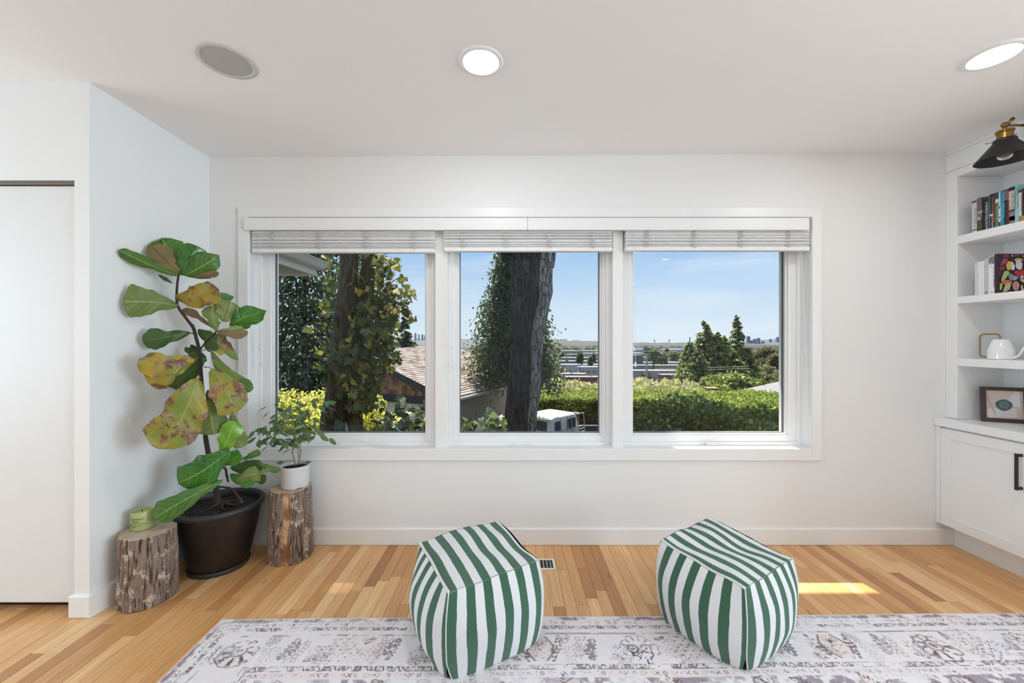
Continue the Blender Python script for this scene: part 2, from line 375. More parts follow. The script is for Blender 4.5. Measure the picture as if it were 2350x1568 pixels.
# ------------------------------------------------------------------ valance board and three woven shades
BL = plain('blind_white', (.80,.80,.80), .5, var=.03, vscale=30)
LADS = plain('ladder_cotton', (.60,.59,.58), .7)
CORD = plain('cord_white', (.78,.77,.75), .6)
va = tag(MB().box(-1.668, .096, 2.492, 2.510, 1.974, 2.050, .003).box(.0975, 1.850, 2.492, 2.510, 1.974, 2.050, .003).box(-1.64, 1.86, 2.510, 2.56, 2.030, 2.042).build('valance_board', TRIM),
    'long flat white valance board across the top of the triple window', 'valance')
def blind(x0, x1, zt, zb, label, cordlen):
    t = thing('woven_blind', ((x0+x1)/2, 2.53, zb), label, 'blind')
    m = MB(); n = 17; zz = zt - .004; yb = 2.518
    hh = (zt - zb - .030) / n
    for i in range(n):
        z1 = zt - i * hh; dy = .005 * math.sin(i * 2.1) + random.uniform(-.003, .003); bow = random.uniform(-.001, .001)
        m.box(x0 + random.uniform(0, .004), x1 - random.uniform(0, .004), yb + dy, yb + .030 + dy, z1 - hh * random.uniform(.50, .80), z1)
    stuff(m.build('slats', BL, t))
    part('bottom_rail', [(x0+.002, x1-.002, yb - .004, yb + .034, zb, zb + .028)], BL, t, .004)
    part('headrail', [(x0, x1, 2.520, 2.552, zt, 2.040)], BL, t)
    w = x1 - x0
    for fx in (.115, .37, .625, .88):             # bunched ladder strings
        c = MB()
        for s in range(7):
            xx = x0 + w * fx + (s - 3) * .0042; pts = []
            for j in range(14):
                pts.append((xx + random.uniform(-.0028, .0028), yb - .004 + random.uniform(-.003, .002), zt + .008 - (zt - zb - .01) * j / 13))
            c.tube(pts, .0011, 4, cap=False)
        stuff(c.build('ladder_string', LADS, t))
    for s in range(2):
        c = MB(); xx = x0 + .05 + s * .012; zl = zb - cordlen[s]
        c.tube([(xx, 2.515, 2.03), (xx, 2.513, zb), (xx + .001, 2.518, zl)], .0011, 5)
        cc = c.build('pull_cord', CORD, t)
        MB().lathe([(.003, .032), (.0055, .028), (.0075, .010), (.0065, .002), (.004, 0)], (xx + .001, 2.518, zl - .03), 12).build('tassel', CORD, cc, smooth=True)
    return t
def lift_cord(t, xr, pts_side, tail):
    c = MB(); c.tube(pts_side, .0013, 5); c.build('lift_cord', CORD, t)
    if tail:
        c = MB(); c.tube(tail, .0013, 5); k = c.build('cord_tail', CORD, t)
        e = tail[-1]
        for d in (0, .022):
            MB().lathe([(.003, .028), (.006, .022), (.0075, .008), (.005, 0)], (0, 0, 0), 10).build('tassel', CORD, k, smooth=True)
            o = C.objects[-1] if False else None
def S(px, py, Y=2.53): return tuple(P(px, py, Y))
def smoothpts(pts, n=6):
    out = []; p = [Vector(a) for a in pts]
    for i in range(len(p) - 1):
        a = p[max(i-1, 0)]; b_ = p[i]; c = p[i+1]; d = p[min(i+2, len(p)-1)]
        for k in range(n):
            t = k / n; out.append(.5 * ((2*b_) + (-a+c)*t + (2*a-5*b_+4*c-d)*t*t + (-a+3*b_-3*c+d)*t**3))
    out.append(p[-1]); return out
for (x0, x1, zt, zb, lab, cl_, side, tail) in (
    (-1.635, -.482, 1.984, 1.838, 'raised white woven slat blind over the left pane with the trees and gutter', (.58, .69),
     [S(978,585), S(980,700), S(981,900), S(979,990,2.56), S(970,1018,2.57), S(955,1023,2.58)],
     [S(955,1025,2.575), S(900,1024,2.58), S(850,1018,2.59), S(815,1008,2.595), S(795,1003,2.60), S(782,1008,2.60), S(776,1022,2.598)]),
    (-.430, .632, 1.984, 1.846, 'raised white woven slat blind over the middle pane with the thick trunk', (.58, .71),
     [S(1392,585), S(1393,700), S(1395,900), S(1393,990,2.56), S(1385,1018,2.57), S(1370,1025,2.58)],
     [S(1370,1025,2.575), S(1300,1025,2.58), S(1240,1026,2.59), S(1215,1022,2.595), S(1200,1018,2.60), S(1185,1020,2.60), S(1176,1024,2.598)]),
    (.712, 1.872, 1.990, 1.850, 'raised white woven slat blind over the right pane with open sky', (.60, .70),
     [S(1838,575), S(1845,720), S(1852,880), S(1864,990,2.535), S(1866,1010,2.54), S(1858,1022,2.56)],
     [S(1858,1024,2.575), S(1750,1026,2.58), S(1680,1024,2.585), S(1655,1015,2.59), S(1635,1005,2.60), S(1622,1008,2.60), S(1614,1022,2.598)])):
    t = blind(x0, x1, zt, zb, lab, cl_)
    MB().tube(smoothpts(side), .0016, 5).build('lift_cord', CORD, t)
    k = MB().tube(smoothpts(tail), .0014, 5).build('cord_tail', CORD, t)
    for d in (0, .024):
        e = Vector(tail[-1]); MB().tube([e + Vector((d, -.004, .010)), e + Vector((d-.004, -.008, .004)), e + Vector((d-.012, -.010, -.002)), e + Vector((d-.022, -.010, -.004))], [.003, .006, .0075, .005], 10).build('tassel', CORD, k, smooth=True)
    # folding crank of the sash
    cx = tail[-1][0]
# ------------------------------------------------------------------ ceiling fixtures
def downlight(x, y, label, r_in=.0745, power=4.5, glow=14):
    z = zc(x, y); t = thing('recessed_light', (x, y, z), label, 'ceiling light')
    MB().lathe([(r_in, -.004), (r_in+.004, -.008), (r_in+.017, -.006), (r_in+.021, 0.0)], (x, y, z), 48, False, False).build('trim_ring', TRIM, t, smooth=True)
    q = NM('lamp_diffuser'); e = q.n('ShaderNodeEmission', {'Color': (1, .97, .92), 'Strength': glow}); m = q.end(e.outputs[0])
    MB().lathe([(r_in, -.0045), (r_in*.6, -.0055), (.001, -.006)], (x, y, z), 48, False, True).build('diffuser', m, t)
    l = light('lamp', 'AREA', power, (.93, .97, 1.0), (x, y, z - .012), (0, 0, -1), shape='DISK', size=r_in*1.8)
    l.parent = t; l.matrix_parent_inverse = Matrix.Translation(-t.location)
def onceil(px, py):
    Y = 1.66
    for _ in range(12): Y = (zc((px-1175)/920*Y, Y) - CAM_Z) * 920 / (784-py)
    return (px-1175)/920*Y, Y
downlight(*onceil(1104, 141), 'lit round recessed ceiling light above the middle pane')
downlight(*onceil(2281, 127), 'lit round recessed ceiling light in front of the bookshelves', glow=14)
for x_, w_ in ((-2.8, 'outermost on the far left'), (-1.95, 'second from the left'), (.03, 'straight above the camera'), (2.2, 'added on the bookcase side')):  # three inferred from reflections in the panes; bookcase-side one added to brighten the room
    downlight(x_, -.4, 'lit round recessed ceiling light in the rear row, ' + w_, power=4)
sx, sy = onceil(521, 141); sz = zc(sx, sy)
t = thing('ceiling_speaker', (sx, sy, sz), 'round grey grille of a loudspeaker set flush into the ceiling', 'speaker')
MB().lathe([(.0925, -.003), (.0935, -.0045), (.113, -.004), (.1145, 0.0)], (sx, sy, sz), 64, False, False).build('rim', plain('speaker_rim', (.58,.58,.58), .5), t, smooth=True)
q = NM('speaker_grille'); v = q.coord('Object', (520, 520, 1)); vo = q.n('ShaderNodeTexVoronoi', {'Vector': v, 'Scale': 1.0, 'Randomness': 0.0}).outputs[0]
gm = q.end(q.bsdf(q.mix(q.mr(vo, .2, .4), (.22,.22,.22), (.43,.43,.43)), .6))
MB().lathe([(.092, -.0025), (.06, -.0040), (.001, -.0045)], (sx, sy, sz), 64, False, True).build('grille', gm, t, smooth=True)
# floor register behind the left pouf
t = thing('floor_register', (.245, 2.36, 0), 'small white metal floor vent in the boards behind the left pouf', 'vent')
VM = plain('vent_white', (.80,.80,.79), .4)
def pbox(pts, z0, z1): return MB().add([(p[0], p[1], z0) for p in pts] + [(p[0], p[1], z1) for p in pts], [(3,2,1,0),(4,5,6,7),(0,1,5,4),(1,2,6,5),(2,3,7,6),(3,0,4,7)])
part('plate', [(.06, .246, 2.245, 2.257, .0, .005), (.06, .246, 2.342, 2.354, .0, .005), (.234, .246, 2.257, 2.342, .0, .005), (.06, .072, 2.257, 2.342, .0, .005)], VM, t, .001)
part('well', [(.072, .234, 2.257, 2.342, .0004, .0012)], plain('vent_dark', (.02,.02,.02), .8), t, 0)
for k in range(8):
    part('louver', [(.076 + k*.020, .084 + k*.020, 2.257, 2.342, .0012, .004)], plain('louver_grey', (.30,.30,.30), .5) if k == 0 else bpy.data.materials['louver_grey'], t, 0)
# ================================================================== built-in unit on the right
FX, BX = 2.733, 3.02
t = thing('built_in_bookcase', (2.87, 2.0, .804), 'white built-in bookcase with three thick shelves above the cabinet', 'bookcase')
part('side_panel', [(FX+.019, BX, 2.4605, 2.527, .803, 2.292)], CAB, t, 0)
part('stile', [(FX, FX+.02, 2.460, 2.5265, .804, 2.338)], CAB, t, .001)
part('stile', [(FX, FX+.02, 1.45, 1.52, .804, 2.338)], CAB, t, .001)
part('side_panel', [(FX+.002, BX, 1.45, 1.52, .804, 2.34)], CAB, t, 0)
part('back_panel', [(BX, BX+.02, 1.45, 2.527, .804, 2.40)], CAB, t, 0)
part('top_rail', [(FX, FX+.02, 1.52, 2.460, 2.293, 2.338)], CAB, t, .001)
part('top_panel', [(FX+.02, BX, 1.45, 2.50, 2.293, 2.33)], CAB, t, 0)
part('frieze', [(FX-.001, FX+.04, 1.45, 2.5265, 2.340, 2.444)], CAB, t, .001)
part('crown_strip', [(FX+.003, FX+.04, 1.45, 2.5265, 2.4465, 2.490)], CAB, t, 0)
for z0, z1 in ((1.879, 1.927), (1.512, 1.553), (1.130, 1.176)):
    part('shelf', [(FX-.001, BX, 1.515, 2.4615, z0, z1)], CAB, t, .0015)
tag(part('worktop', [(2.657, BX+.02, 1.3, 2.5265, .755, .802)], CAB, None, .002), 'white countertop slab lying on the low cabinet', 'countertop')
t = thing('base_cabinet', (2.85, 2.0, .0), 'low white shaker cabinet under the countertop with a bronze door handle', 'cabinet')
part('carcass', [(2.690, 3.03, 1.3, 2.5265, .146, .754)], CAB, t, 0)
part('filler_stile', [(2.670, 2.690, 2.498, 2.5265, .146, .7545)], CAB, t, .0008)
part('toe_kick', [(2.770, 2.80, 1.3, 2.526, 0, .146)], CAB, t, 0)
DX = 2.668
for ya, yb in ((2.0725, 2.495), (1.645, 2.069)):
    d = MB(); w = .058; z0, z1 = .148, .744
    d.box(DX, DX+.021, ya, ya+w, z0, z1, .0008).box(DX, DX+.021, yb-w, yb, z0, z1, .0008).box(DX, DX+.021, ya+w, yb-w, z0, z0+w, .0008).box(DX, DX+.021, ya+w, yb-w, z1-w, z1, .0008)
    d.box(DX+.007, DX+.02, ya+w, yb-w, z0+w, z1-w); dd = d.build('door', CAB, t)
    if ya > 2: 
        HB = plain('bronze', (.045,.036,.032), .38, .6)
        h = MB(); hy = 2.098
        h.box(DX-.033, DX-.024, hy-.007, hy+.007, .502, .693, .0015).box(DX-.026, DX+.001, hy-.006, hy+.006, .504, .518, .001).box(DX-.026, DX+.001, hy-.006, hy+.006, .677, .691, .001)
        h.build('handle', HB, dd)
# ------------------------------------------------------------------ lettering
def text(s, size, origin, dr, up, mat, parent, align='LEFT', depth=.0002, name='lettering', squash=1.0):
    cu = bpy.data.curves.new('lettering', 'FONT'); cu.body = s; cu.size = size; cu.extrude = depth; cu.align_x = align; cu.resolution_u = 2
    o = bpy.data.objects.new('tmp', cu); C.objects.link(o)
    dg = bpy.context.evaluated_depsgraph_get(); me = bpy.data.meshes.new_from_object(o.evaluated_get(dg)); bpy.data.objects.remove(o)
    dr, up = Vector(dr).normalized(), Vector(up).normalized(); nn = dr.cross(up)
    M = Matrix(((dr.x*squash, up.x, nn.x, origin[0]), (dr.y*squash, up.y, nn.y, origin[1]), (dr.z*squash, up.z, nn.z, origin[2]), (0,0,0,1)))
    me.transform(M); me.materials.clear(); me.materials.append(mat)
    return link(name, me, parent)
_cm = {}
def flat(col, rough=.5):
    k = tuple(round(c, 3) for c in col) + (rough,)
    if k not in _cm: _cm[k] = plain('print', col, rough, var=.03, vscale=25)
    return _cm[k]
PAPER = plain('paper_edge', (.72,.68,.60), .8, var=.08, vscale=90)
def book(ya, yb, z0, h, col, label, xf=2.742, depth=.15, bands=(), texts=(), group=None):
    """a standing book: cover with spine towards the room, page block, printed bands and title"""
    t = thing('book', (xf + depth/2, (ya+yb)/2, z0), label, 'book', group)
    y0, y1 = min(ya, yb) + .0003, max(ya, yb) - .0003; th = .0014
    m = MB(); m.box(xf, xf+.0018, y0, y1, z0, z0+h, .0004).box(xf+.0018, xf+depth, y0, y0+th, z0, z0+h).box(xf+.0018, xf+depth, y1-th, y1, z0, z0+h)
    m.build('cover', flat(col), t)
    MB().box(xf+.0018, xf+depth-.004, y0+th, y1-th, z0+.003, z0+h-.003).build('pages', PAPER, t)
    for a, b_, c in bands:
        MB().box(xf-.0003, xf+.0004, y0+.0002, y1-.0002, z0+h*a, z0+h*b_).build('band', flat(c), t)
    for s, size, c, yf, zf, mode in texts:
        yy = y1 - (y1-y0)*yf
        if mode == 'D': text(s, size, (xf-.0006, yy, z0+h*zf), (0,0,-1), (0,-1,0), flat(c), t)
        else: text(s, size, (xf-.0006, yy, z0+h*zf), (0,-1,0), (0,0,1), flat(c), t)
    return t
def yf_(px): return 920 * 2.742 / (px - 1175)
def bx(zx): return 2220 + zx / 9.8
Z1, Z2, Z3 = 1.927, 1.553, 1.176
def row(a, b): return yf_(bx(a)), yf_(bx(b))
y = row(102, 212); book(*y, Z1, .195, lin(205,203,206), 'pale grey book with a pink head band, nearest the window on the top shelf',
    bands=[(.90,.97,lin(150,60,85)), (.05,.10,lin(120,120,125))], texts=[('World Religions', .017, lin(120,120,125), .45, .72, 'D'), ('Eastern Traditions', .012, lin(140,140,145), .85, .70, 'D')])
y = row(213, 325); book(*y, Z1, .197, lin(112,100,104), 'grey and olive book with large white letters W and R', bands=[(0,.32,lin(75,74,50))],
    texts=[('W', .028, lin(225,222,222), .08, .51, 'H'), ('R', .028, lin(225,222,222), .08, .335, 'H'), ('E s', .010, lin(120,110,70), .2, .26, 'H')])
y = row(327, 482); book(*y, Z1, .190, lin(12,12,14), 'thick black book titled Chinese Philosophy in white', texts=[('CHINESE PHILOSOPHY', .0175, lin(215,215,210), .52, .85, 'D'), ('A SOURCE BOOK IN', .010, lin(50,110,150), .86, .80, 'D'), ('EDITED', .008, lin(130,130,130), .25, .93, 'H')])
y = row(483, 497); book(*y, Z1, .186, lin(90,180,195), 'thin light blue book right beside the thick black one')
y = row(498, 592); book(*y, Z1, .196, lin(40,34,34), 'dark book with salmon title and a pale square on its spine', bands=[(.36,.42,lin(220,190,180))],
    texts=[('The Hemingway Self', .018, lin(200,100,90), .62, .93, 'D'), ('Jack Engelhard', .013, lin(215,205,200), .58, .33, 'D')])
y = row(593, 627); book(*y, Z1, .196, lin(52,56,52), 'slim dark grey-green book left of the sage one', texts=[('SOURCES & METHOD', .009, lin(110,120,110), .75, .62, 'D')])
y = row(628, 703); book(*y, Z1, .198, lin(88,122,100), 'sage green book titled Girard with a blue top', bands=[(.81,.97,lin(50,60,110)), (.70,.80,lin(225,228,225))], texts=[('GIRARD', .024, lin(220,225,215), .80, .60, 'D')])
y = row(704, 742); book(*y, Z1, .196, lin(215,218,212), 'slim white book with black patches beside the bright blue book', bands=[(.0,.12,lin(22,22,26)), (.22,.32,lin(60,60,62)), (.50,.58,lin(22,30,26))])
y = row(743, 822); book(*y, Z1, .199, lin(28,140,185), 'bright blue book in the middle of the top shelf row', texts=[('The Ruler of This World', .0135, lin(130,200,225), .68, .93, 'D')])
y = row(823, 930); book(*y, Z1, .197, lin(46,38,36), 'dark brown book with a rust-red title', bands=[(.70,.97,lin(120,100,98))], texts=[('IN MEMORIAM', .020, lin(120,50,46), .72, .66, 'D')])
y = row(931, 1066); book(*y, Z1, .201, lin(24,24,26), 'black book with a cream title panel above a grey photograph', bands=[(.38,.90,lin(205,192,178)), (.02,.34,lin(130,126,122)), (.08,.2,lin(70,68,66))],
    texts=[("WOMAN'S LIFE", .014, lin(70,55,50), .86, .82, 'D'), ('CRUCE & ROSA', .014, lin(70,55,50), .45, .80, 'D')])
y = row(1067, 1150); book(*y, Z1, .204, lin(135,195,200), 'tall pale turquoise book', texts=[('A JOURNEY INTO HARMONY', .0085, lin(60,110,130), .62, .92, 'D')])
y = row(1151, 1225); book(*y, Z1, .172, lin(205,195,185), 'short cream book with a crimson head band', bands=[(.91,1.0,lin(110,22,40)), (0,.18,lin(150,125,60))], texts=[('CURRENT PROBLEMS', .010, lin(150,130,125), .6, .85, 'D')])
y = row(1226, 1330); book(*y, Z1, .174, lin(25,34,38), 'short dark book with a gold foot next to the short cream one', bands=[(0,.16,lin(165,130,60))], texts=[('DON', .018, lin(200,200,200), .7, .95, 'D')])
# second shelf
def bx2(zx): return 2220 + zx / 11.2
y0a, y0b = yf_(bx2(190)), yf_(bx2(262))
book(y0a, y0b, Z2, .192, lin(205,205,208), 'thin white binder at the wall end of the second shelf')
book(y0b-.0005, yf_(bx2(436)), Z2, .196, lin(222,222,224), 'wide glossy white binder on the second shelf')
book(yf_(bx2(440)), yf_(bx2(534)), Z2, .206, lin(190,190,190), 'plain light grey book with a small black loop mark at its foot', bands=[(.80,.805,lin(140,140,140)), (.77,.775,lin(140,140,140)), (.58,.585,lin(150,150,150))],
     texts=[('Q', .018, lin(25,20,25), .10, .02, 'H')])
hb = book(yf_(bx2(537)), yf_(bx2(750)), Z2, .2185, lin(228,228,230), 'white book with a grey drawn head at the top of its spine', bands=[(.77,.995,lin(178,178,176))],
     texts=[('THE MASTER AND HIS', .0125, lin(105,105,110), .62, .745, 'D'), ('EMISSARY', .0105, lin(120,120,125), .64, .37, 'D'), ('IAIN', .007, lin(150,150,150), .30, .74, 'D'), ('B', .009, lin(40,40,40), .38, .03, 'H')])
# engraving of a head in profile
ya_, yb_ = yf_(bx2(537)), yf_(bx2(750)); ww = ya_ - yb_; hz = Z2 + .2185 * .775
prof = [(.14,.30),(.10,.42),(.20,.50),(.16,.66),(.30,.86),(.52,.95),(.76,.90),(.92,.70),(.90,.48),(.80,.34),(.80,.10),(.55,.04),(.50,.26),(.32,.24),(.22,.14)]
m = MB(); m.add([(2.7412, ya_ - ww*(a), hz + .046*b_) for a, b_ in prof], [tuple(range(len(prof)))]); 
hd = m.build('head_drawing', flat(lin(120,120,118)), hb)
m = MB(); m.tube([(2.7408, ya_ - ww*a, hz + .046*b_) for a, b_ in prof] + [(2.7408, ya_ - ww*prof[0][0], hz + .046*prof[0][1])], .0006, 4); m.build('head_outline', flat((.02,.02,.02)), hb)
m = MB(); m.lathe([(.009, 0), (.0001, .0001)], (0,0,0), 16, False, False); 
# ------------------------------------------------------------------ book with a leaded-glass picture facing the window
YB = 2.256; U = 2.193e-4; BX0 = 2.737; BH = .2215
t = thing('picture_book', (BX0+.085, YB, Z2), 'paperback facing out with a stained-glass picture of people on its cover', 'book')
MB().box(BX0, BX0+.172, YB, YB+.0012, Z2, Z2+BH).box(BX0, BX0+.0012, YB+.0012, YB-.0012+.018, Z2, Z2+BH).box(BX0, BX0+.172, YB-.0012+.018, YB+.018, Z2, Z2+BH).build('cover', flat(lin(48,18,32)), t)
MB().box(BX0+.0012, BX0+.168, YB+.0012, YB+.0165, Z2+.002, Z2+BH-.002).build('pages', PAPER, t)
layer = [0]
def gl(pts, col, lead=9):
    """one piece of glass of the printed picture with its lead line"""
    layer[0] += 1; d = YB - .00012 * layer[0]
    cx = sum(p[0] for p in pts)/len(pts); cz = sum(p[1] for p in pts)/len(pts)
    def w(p, y, e=0):
        dx, dz = p[0]-cx, p[1]-cz; l = math.hypot(dx, dz) or 1; x = min(775, max(3, p[0]-762+dx/l*e)) if True else 0
        return (BX0 + x*U, y, Z2 + BH - max(4, min(1000, p[1]-250+dz/l*e))*U)
    m = MB(); n = len(pts)
    if lead: m.add([w(p, d+.00006, lead) for p in pts], [tuple(range(n))], 0)
    m.add([w(p, d) for p in pts], [tuple(range(n))], 1)
    m.build('picture_piece', [flat((.012,.008,.012)), flat(col)], t)
def ell(cx, cy_, rx, ry, n=14, a0=0, a1=2*PI): return [(cx+rx*math.cos(a0+(a1-a0)*i/n), cy_+ry*math.sin(a0+(a1-a0)*i/n)) for i in range(n if a1-a0 > 6 else n+1)]
gl([(880,290),(930,265),(1030,290),(1030,340),(900,340)], lin(140,50,70)); gl([(1180,260),(1290,262),(1300,320),(1190,330)], lin(50,80,140)); gl([(1320,265),(1400,262),(1390,300),(1310,300)], lin(120,40,55))
gl([(870,380),(980,370),(1010,440),(930,530),(800,560)], lin(150,62,85)); gl([(775,400),(830,400),(800,480),(775,500)], lin(45,50,110)); gl([(790,590),(920,560),(940,650),(850,690),(775,650)], lin(125,45,75)); gl([(775,690),(840,700),(800,820),(775,850)], lin(95,40,80))
gl(ell(1115, 300, 30, 30, 8), lin(205,130,50)); gl([(1380,300),(1440,300),(1480,340),(1400,350)], lin(190,180,120)); gl([(1420,520),(1480,480),(1530,560),(1470,600)], lin(130,160,140)); gl([(1400,620),(1470,640),(1530,600),(1530,700)], lin(60,70,120))
gl([(1000,450),(1080,450),(1085,560),(1060,670),(990,670),(945,560)], lin(222,175,60)); gl([(1085,455),(1130,480),(1190,570),(1170,640),(1130,690),(1080,640)], lin(215,215,228))
gl(ell(1275, 430, 118, 62, 16, PI, 2*PI), lin(215,180,75)); gl([(1200,440),(1260,410),(1330,425),(1370,520),(1350,640),(1290,668),(1220,630),(1195,540)], lin(212,214,216))
gl([(1170,700),(1230,680),(1290,700),(1360,660),(1440,690),(1530,760),(1530,830),(1420,830),(1370,760),(1260,850),(1160,760)], lin(178,42,52))
gl([(900,700),(1000,690),(1050,760),(980,830),(900,950),(830,990),(830,880)], lin(160,175,115)); gl([(1000,800),(1090,765),(1130,790),(1120,940),(1040,930)], lin(125,135,145)); gl([(1130,800),(1270,860),(1180,940),(1125,940)], lin(150,158,165))
gl([(1290,880),(1360,770),(1410,860),(1350,895)], lin(205,180,160)); gl([(1290,920),(1400,900),(1500,990),(1470,1050),(1370,980)], lin(205,190,150))
gl(ell(975, 1010, 130, 80, 14, PI*.9, 2.15*PI), lin(215,100,45)); gl([(930,1030),(1010,1000),(1070,1060),(1040,1160),(970,1210),(860,1240),(900,1120)], lin(180,192,150))
gl(ell(1195, 1080, 88, 120, 12), lin(190,150,145)); gl([(780,1010),(850,1020),(850,1130),(810,1190),(775,1180)], lin(165,175,100)); gl([(1320,1060),(1370,1060),(1370,1150),(1320,1160)], lin(215,175,120))
gl([(1330,1150),(1520,1135),(1520,1205),(1330,1210)], lin(215,215,215), 0)
for ex, ey, rx, ry, cc in ((1125,530,14,10,(.05,.05,.12)), (1230,475,12,8,(.02,.02,.03)), (1290,470,12,8,(.02,.02,.03)), (1250,550,22,5,(.25,.10,.10)), (1165,600,16,5,(.3,.1,.1)), (975,1075,14,9,(.02,.02,.02)), (1035,1105,12,8,(.02,.02,.02)), (975,1160,22,6,(.15,.1,.06)), (1215,1130,14,10,(.02,.02,.02)), (1165,1100,12,9,(.1,.03,.03)), (1265,505,5,26,(.3,.3,.3)), (1190,1020,34,14,(.45,.12,.12)), (1240,1050,20,30,(.6,.5,.45)), (1425,1172,60,12,(.35,.35,.35))):
    gl(ell(ex, ey, rx, ry, 8), cc, 0)
# ------------------------------------------------------------------ watering can
wx, wy = 2.835, 2.325
t = thing('watering_can', (wx, wy, Z3), 'small white enamel watering can with a squared brass handle', 'watering can')
EN = plain('white_enamel', (.84,.84,.84), .16, var=.004, Coat_Weight=.5)
BR = plain('aged_brass', lin(165,128,72), .3, .85, var=.08)
MB().lathe([(.050,0),(.0545,.003),(.0545,.052),(.052,.060),(.048,.070),(.0345,.1125),(.030,.1165),(.001,.1175)], (wx,wy,Z3), 48, True, True).build('body', EN, t, angle=40)
hp = [(wx, wy+.002, Z3+.112), (wx, wy+.002, Z3+.135)]
def rr(pts, r, n=5):
    out = []; pts = [Vector(p) for p in pts]
    for i, p in enumerate(pts):
        if i in (0, len(pts)-1): out.append(p); continue
        a = (pts[i-1]-p).normalized()*r; b_ = (pts[i+1]-p).normalized()*r
        for k in range(n+1):
            q_ = k/n; out.append((p+a)*(1-q_)**2 + p*2*q_*(1-q_) + (p+b_)*q_*q_)
    return out
MB().tube(rr([(wx, wy+.004, Z3+.110), (wx, wy+.004, Z3+.148), (wx, wy+.104, Z3+.148), (wx, wy+.104, Z3+.012), (wx, wy+.050, Z3+.012)], .022), .0042, 12).build('handle', BR, t, smooth=True)
MB().tube(smoothpts([(wx, wy-.046, Z3+.010), (wx, wy-.062, Z3+.012), (wx, wy-.085, Z3+.030), (wx, wy-.110, Z3+.075), (wx, wy-.150, Z3+.120), (wx, wy-.19, Z3+.135)]), [.0065]*10+[.0058]*10+[.0048]*11, 12).build('spout', EN, t, smooth=True)
# ------------------------------------------------------------------ picture frame leaning on the counter
t = thing('framed_picture', (2.91, 2.37, .802), 'dark brown wooden frame with a blue-green stone slice on beige paper', 'picture frame')
A = Vector((2.818, 2.412, .8035)); B = Vector((3.003, 2.330, .8035)); ax = (B-A).normalized(); up = Vector((.05*math.sin(.4), .05*math.cos(.4), 1)).normalized(); Lw = (B-A).length; Hh = .206
nn = ax.cross(up).normalized()      # towards the room
if nn.y > 0: nn = -nn
FR = plain('walnut_frame', lin(72,56,46), .45, var=.15, vscale=40)
def fbox(m, u0, u1, v0, v1, d0, d1): m.obox(A + ax*u0 + up*v0 + nn*d0, ax*(u1-u0), up*(v1-v0), nn*(d1-d0))
bwf = .021
for (u0,u1,v0,v1) in ((0,bwf,0,Hh),(Lw-bwf,Lw,0,Hh),(bwf,Lw-bwf,0,bwf),(bwf,Lw-bwf,Hh-bwf,Hh)):
    m = MB(); fbox(m, u0,u1,v0,v1,0,.016); m.build('frame_rail', FR, t)
m = MB(); fbox(m, bwf, Lw-bwf, bwf, Hh-bwf, .001, .005); m.build('mount_paper', flat(lin(214,196,186), .7), t)
def fpoly(name, pts, d, mat):
    m = MB(); m.add([A + ax*(u) + up*(v) + nn*d for u, v in pts], [tuple(range(len(pts)))]); return m.build(name, mat, t)
fpoly('paper_strip', [(bwf, bwf+.001), (Lw-bwf-.03, bwf+.006), (Lw-bwf-.03, bwf+.062), (bwf, bwf+.052)], .0055, flat(lin(222,214,212), .7))
fpoly('paper_leaf', [(.118,.13),(.150,.182),(.166,.180),(.170,.11),(.165,.09),(.13,.10)], .0058, flat(lin(228,220,222), .7))
fpoly('grey_line', [(.026,.145),(.031,.145),(.066,.040),(.062,.036)], .006, flat(lin(172,160,160), .7))  # thin slanted line, greyer than the paper
for k, (r, c) in enumerate(((.0365, lin(120,135,160)), (.033, lin(75,90,115)), (.029, lin(88,110,112)), (.022, lin(112,132,128)), (.012, lin(98,116,112)))):
    fpoly('stone_ring', [(.100+r*math.cos(a)*1.0*(1+.04*math.sin(3*a)), .100+r*.92*math.sin(a)*(1+.05*math.cos(4*a+k))) for a in [2*PI*i/24 for i in range(24)]], .0062+.0004*k, flat(c, .25))
# ------------------------------------------------------------------ wall lamp
lx, ly = 2.545, 2.07
t = thing('wall_lamp', (2.733, ly, 2.395), 'black cone wall lamp with a brass swivel arm above the bookcase opening', 'wall lamp')
BK = plain('black_metal', (.018,.018,.019), .42, .3); B2 = plain('lamp_brass', lin(146,112,62), .28, .9, var=.1, vscale=30)
MB().lathe([(.060,0),(.060,.010),(.052,.016),(.001,.018)], (0,0,0), 40).build('wall_plate', BK, t, angle=40)
o = [x for x in C.objects if x.name.startswith('wall_plate')][-1]
o.data.transform(Matrix.Translation((2.733, ly, 2.395)) @ Matrix.Rotation(-PI/2, 4, 'Y'))
MB().tube([(2.722,ly,2.395),(2.60,ly,2.397),(lx+.012,ly,2.398)], .0062, 12).build('arm', B2, t, smooth=True)
MB().ball((lx,ly,2.398), .0155, 16, 10).tube([(lx+.004,ly-.010,2.402),(lx+.022,ly-.016,2.424)], [.007,.009], 10).tube([(lx,ly,2.392),(lx,ly,2.372)], .009, 14).build('swivel_joint', B2, t, smooth=True)
MB().lathe([(.012,0),(.030,-.006),(.034,-.010),(.034,-.018),(.030,-.021),(.029,-.052),(.0285,-.060)], (lx,ly,2.377), 36).build('socket_cup', B2, t, angle=35)
sh = MB(); zt = 2.322
pr = [(.026, .002), (.041, .002), (.043,-.004), (.043,-.012), (.046,-.016), (.108,-.098), (.110,-.101), (.108,-.100), (.045,-.019), (.028,-.012)]
sh.lathe(pr, (lx,ly,zt), 56, False, False); sh.build('shade', BK, t, angle=30)
for a in (.3, 2.5, 4.4):
    MB().tube([(lx+math.cos(a)*.030, ly+math.sin(a)*.030, zt-.004), (lx+math.cos(a)*.062, ly+math.sin(a)*.062, zt-.002)], .0016, 8).ball((lx+math.cos(a)*.064, ly+math.sin(a)*.064, zt-.002), .0035, 8, 6).build('thumb_screw', B2, t, smooth=True)
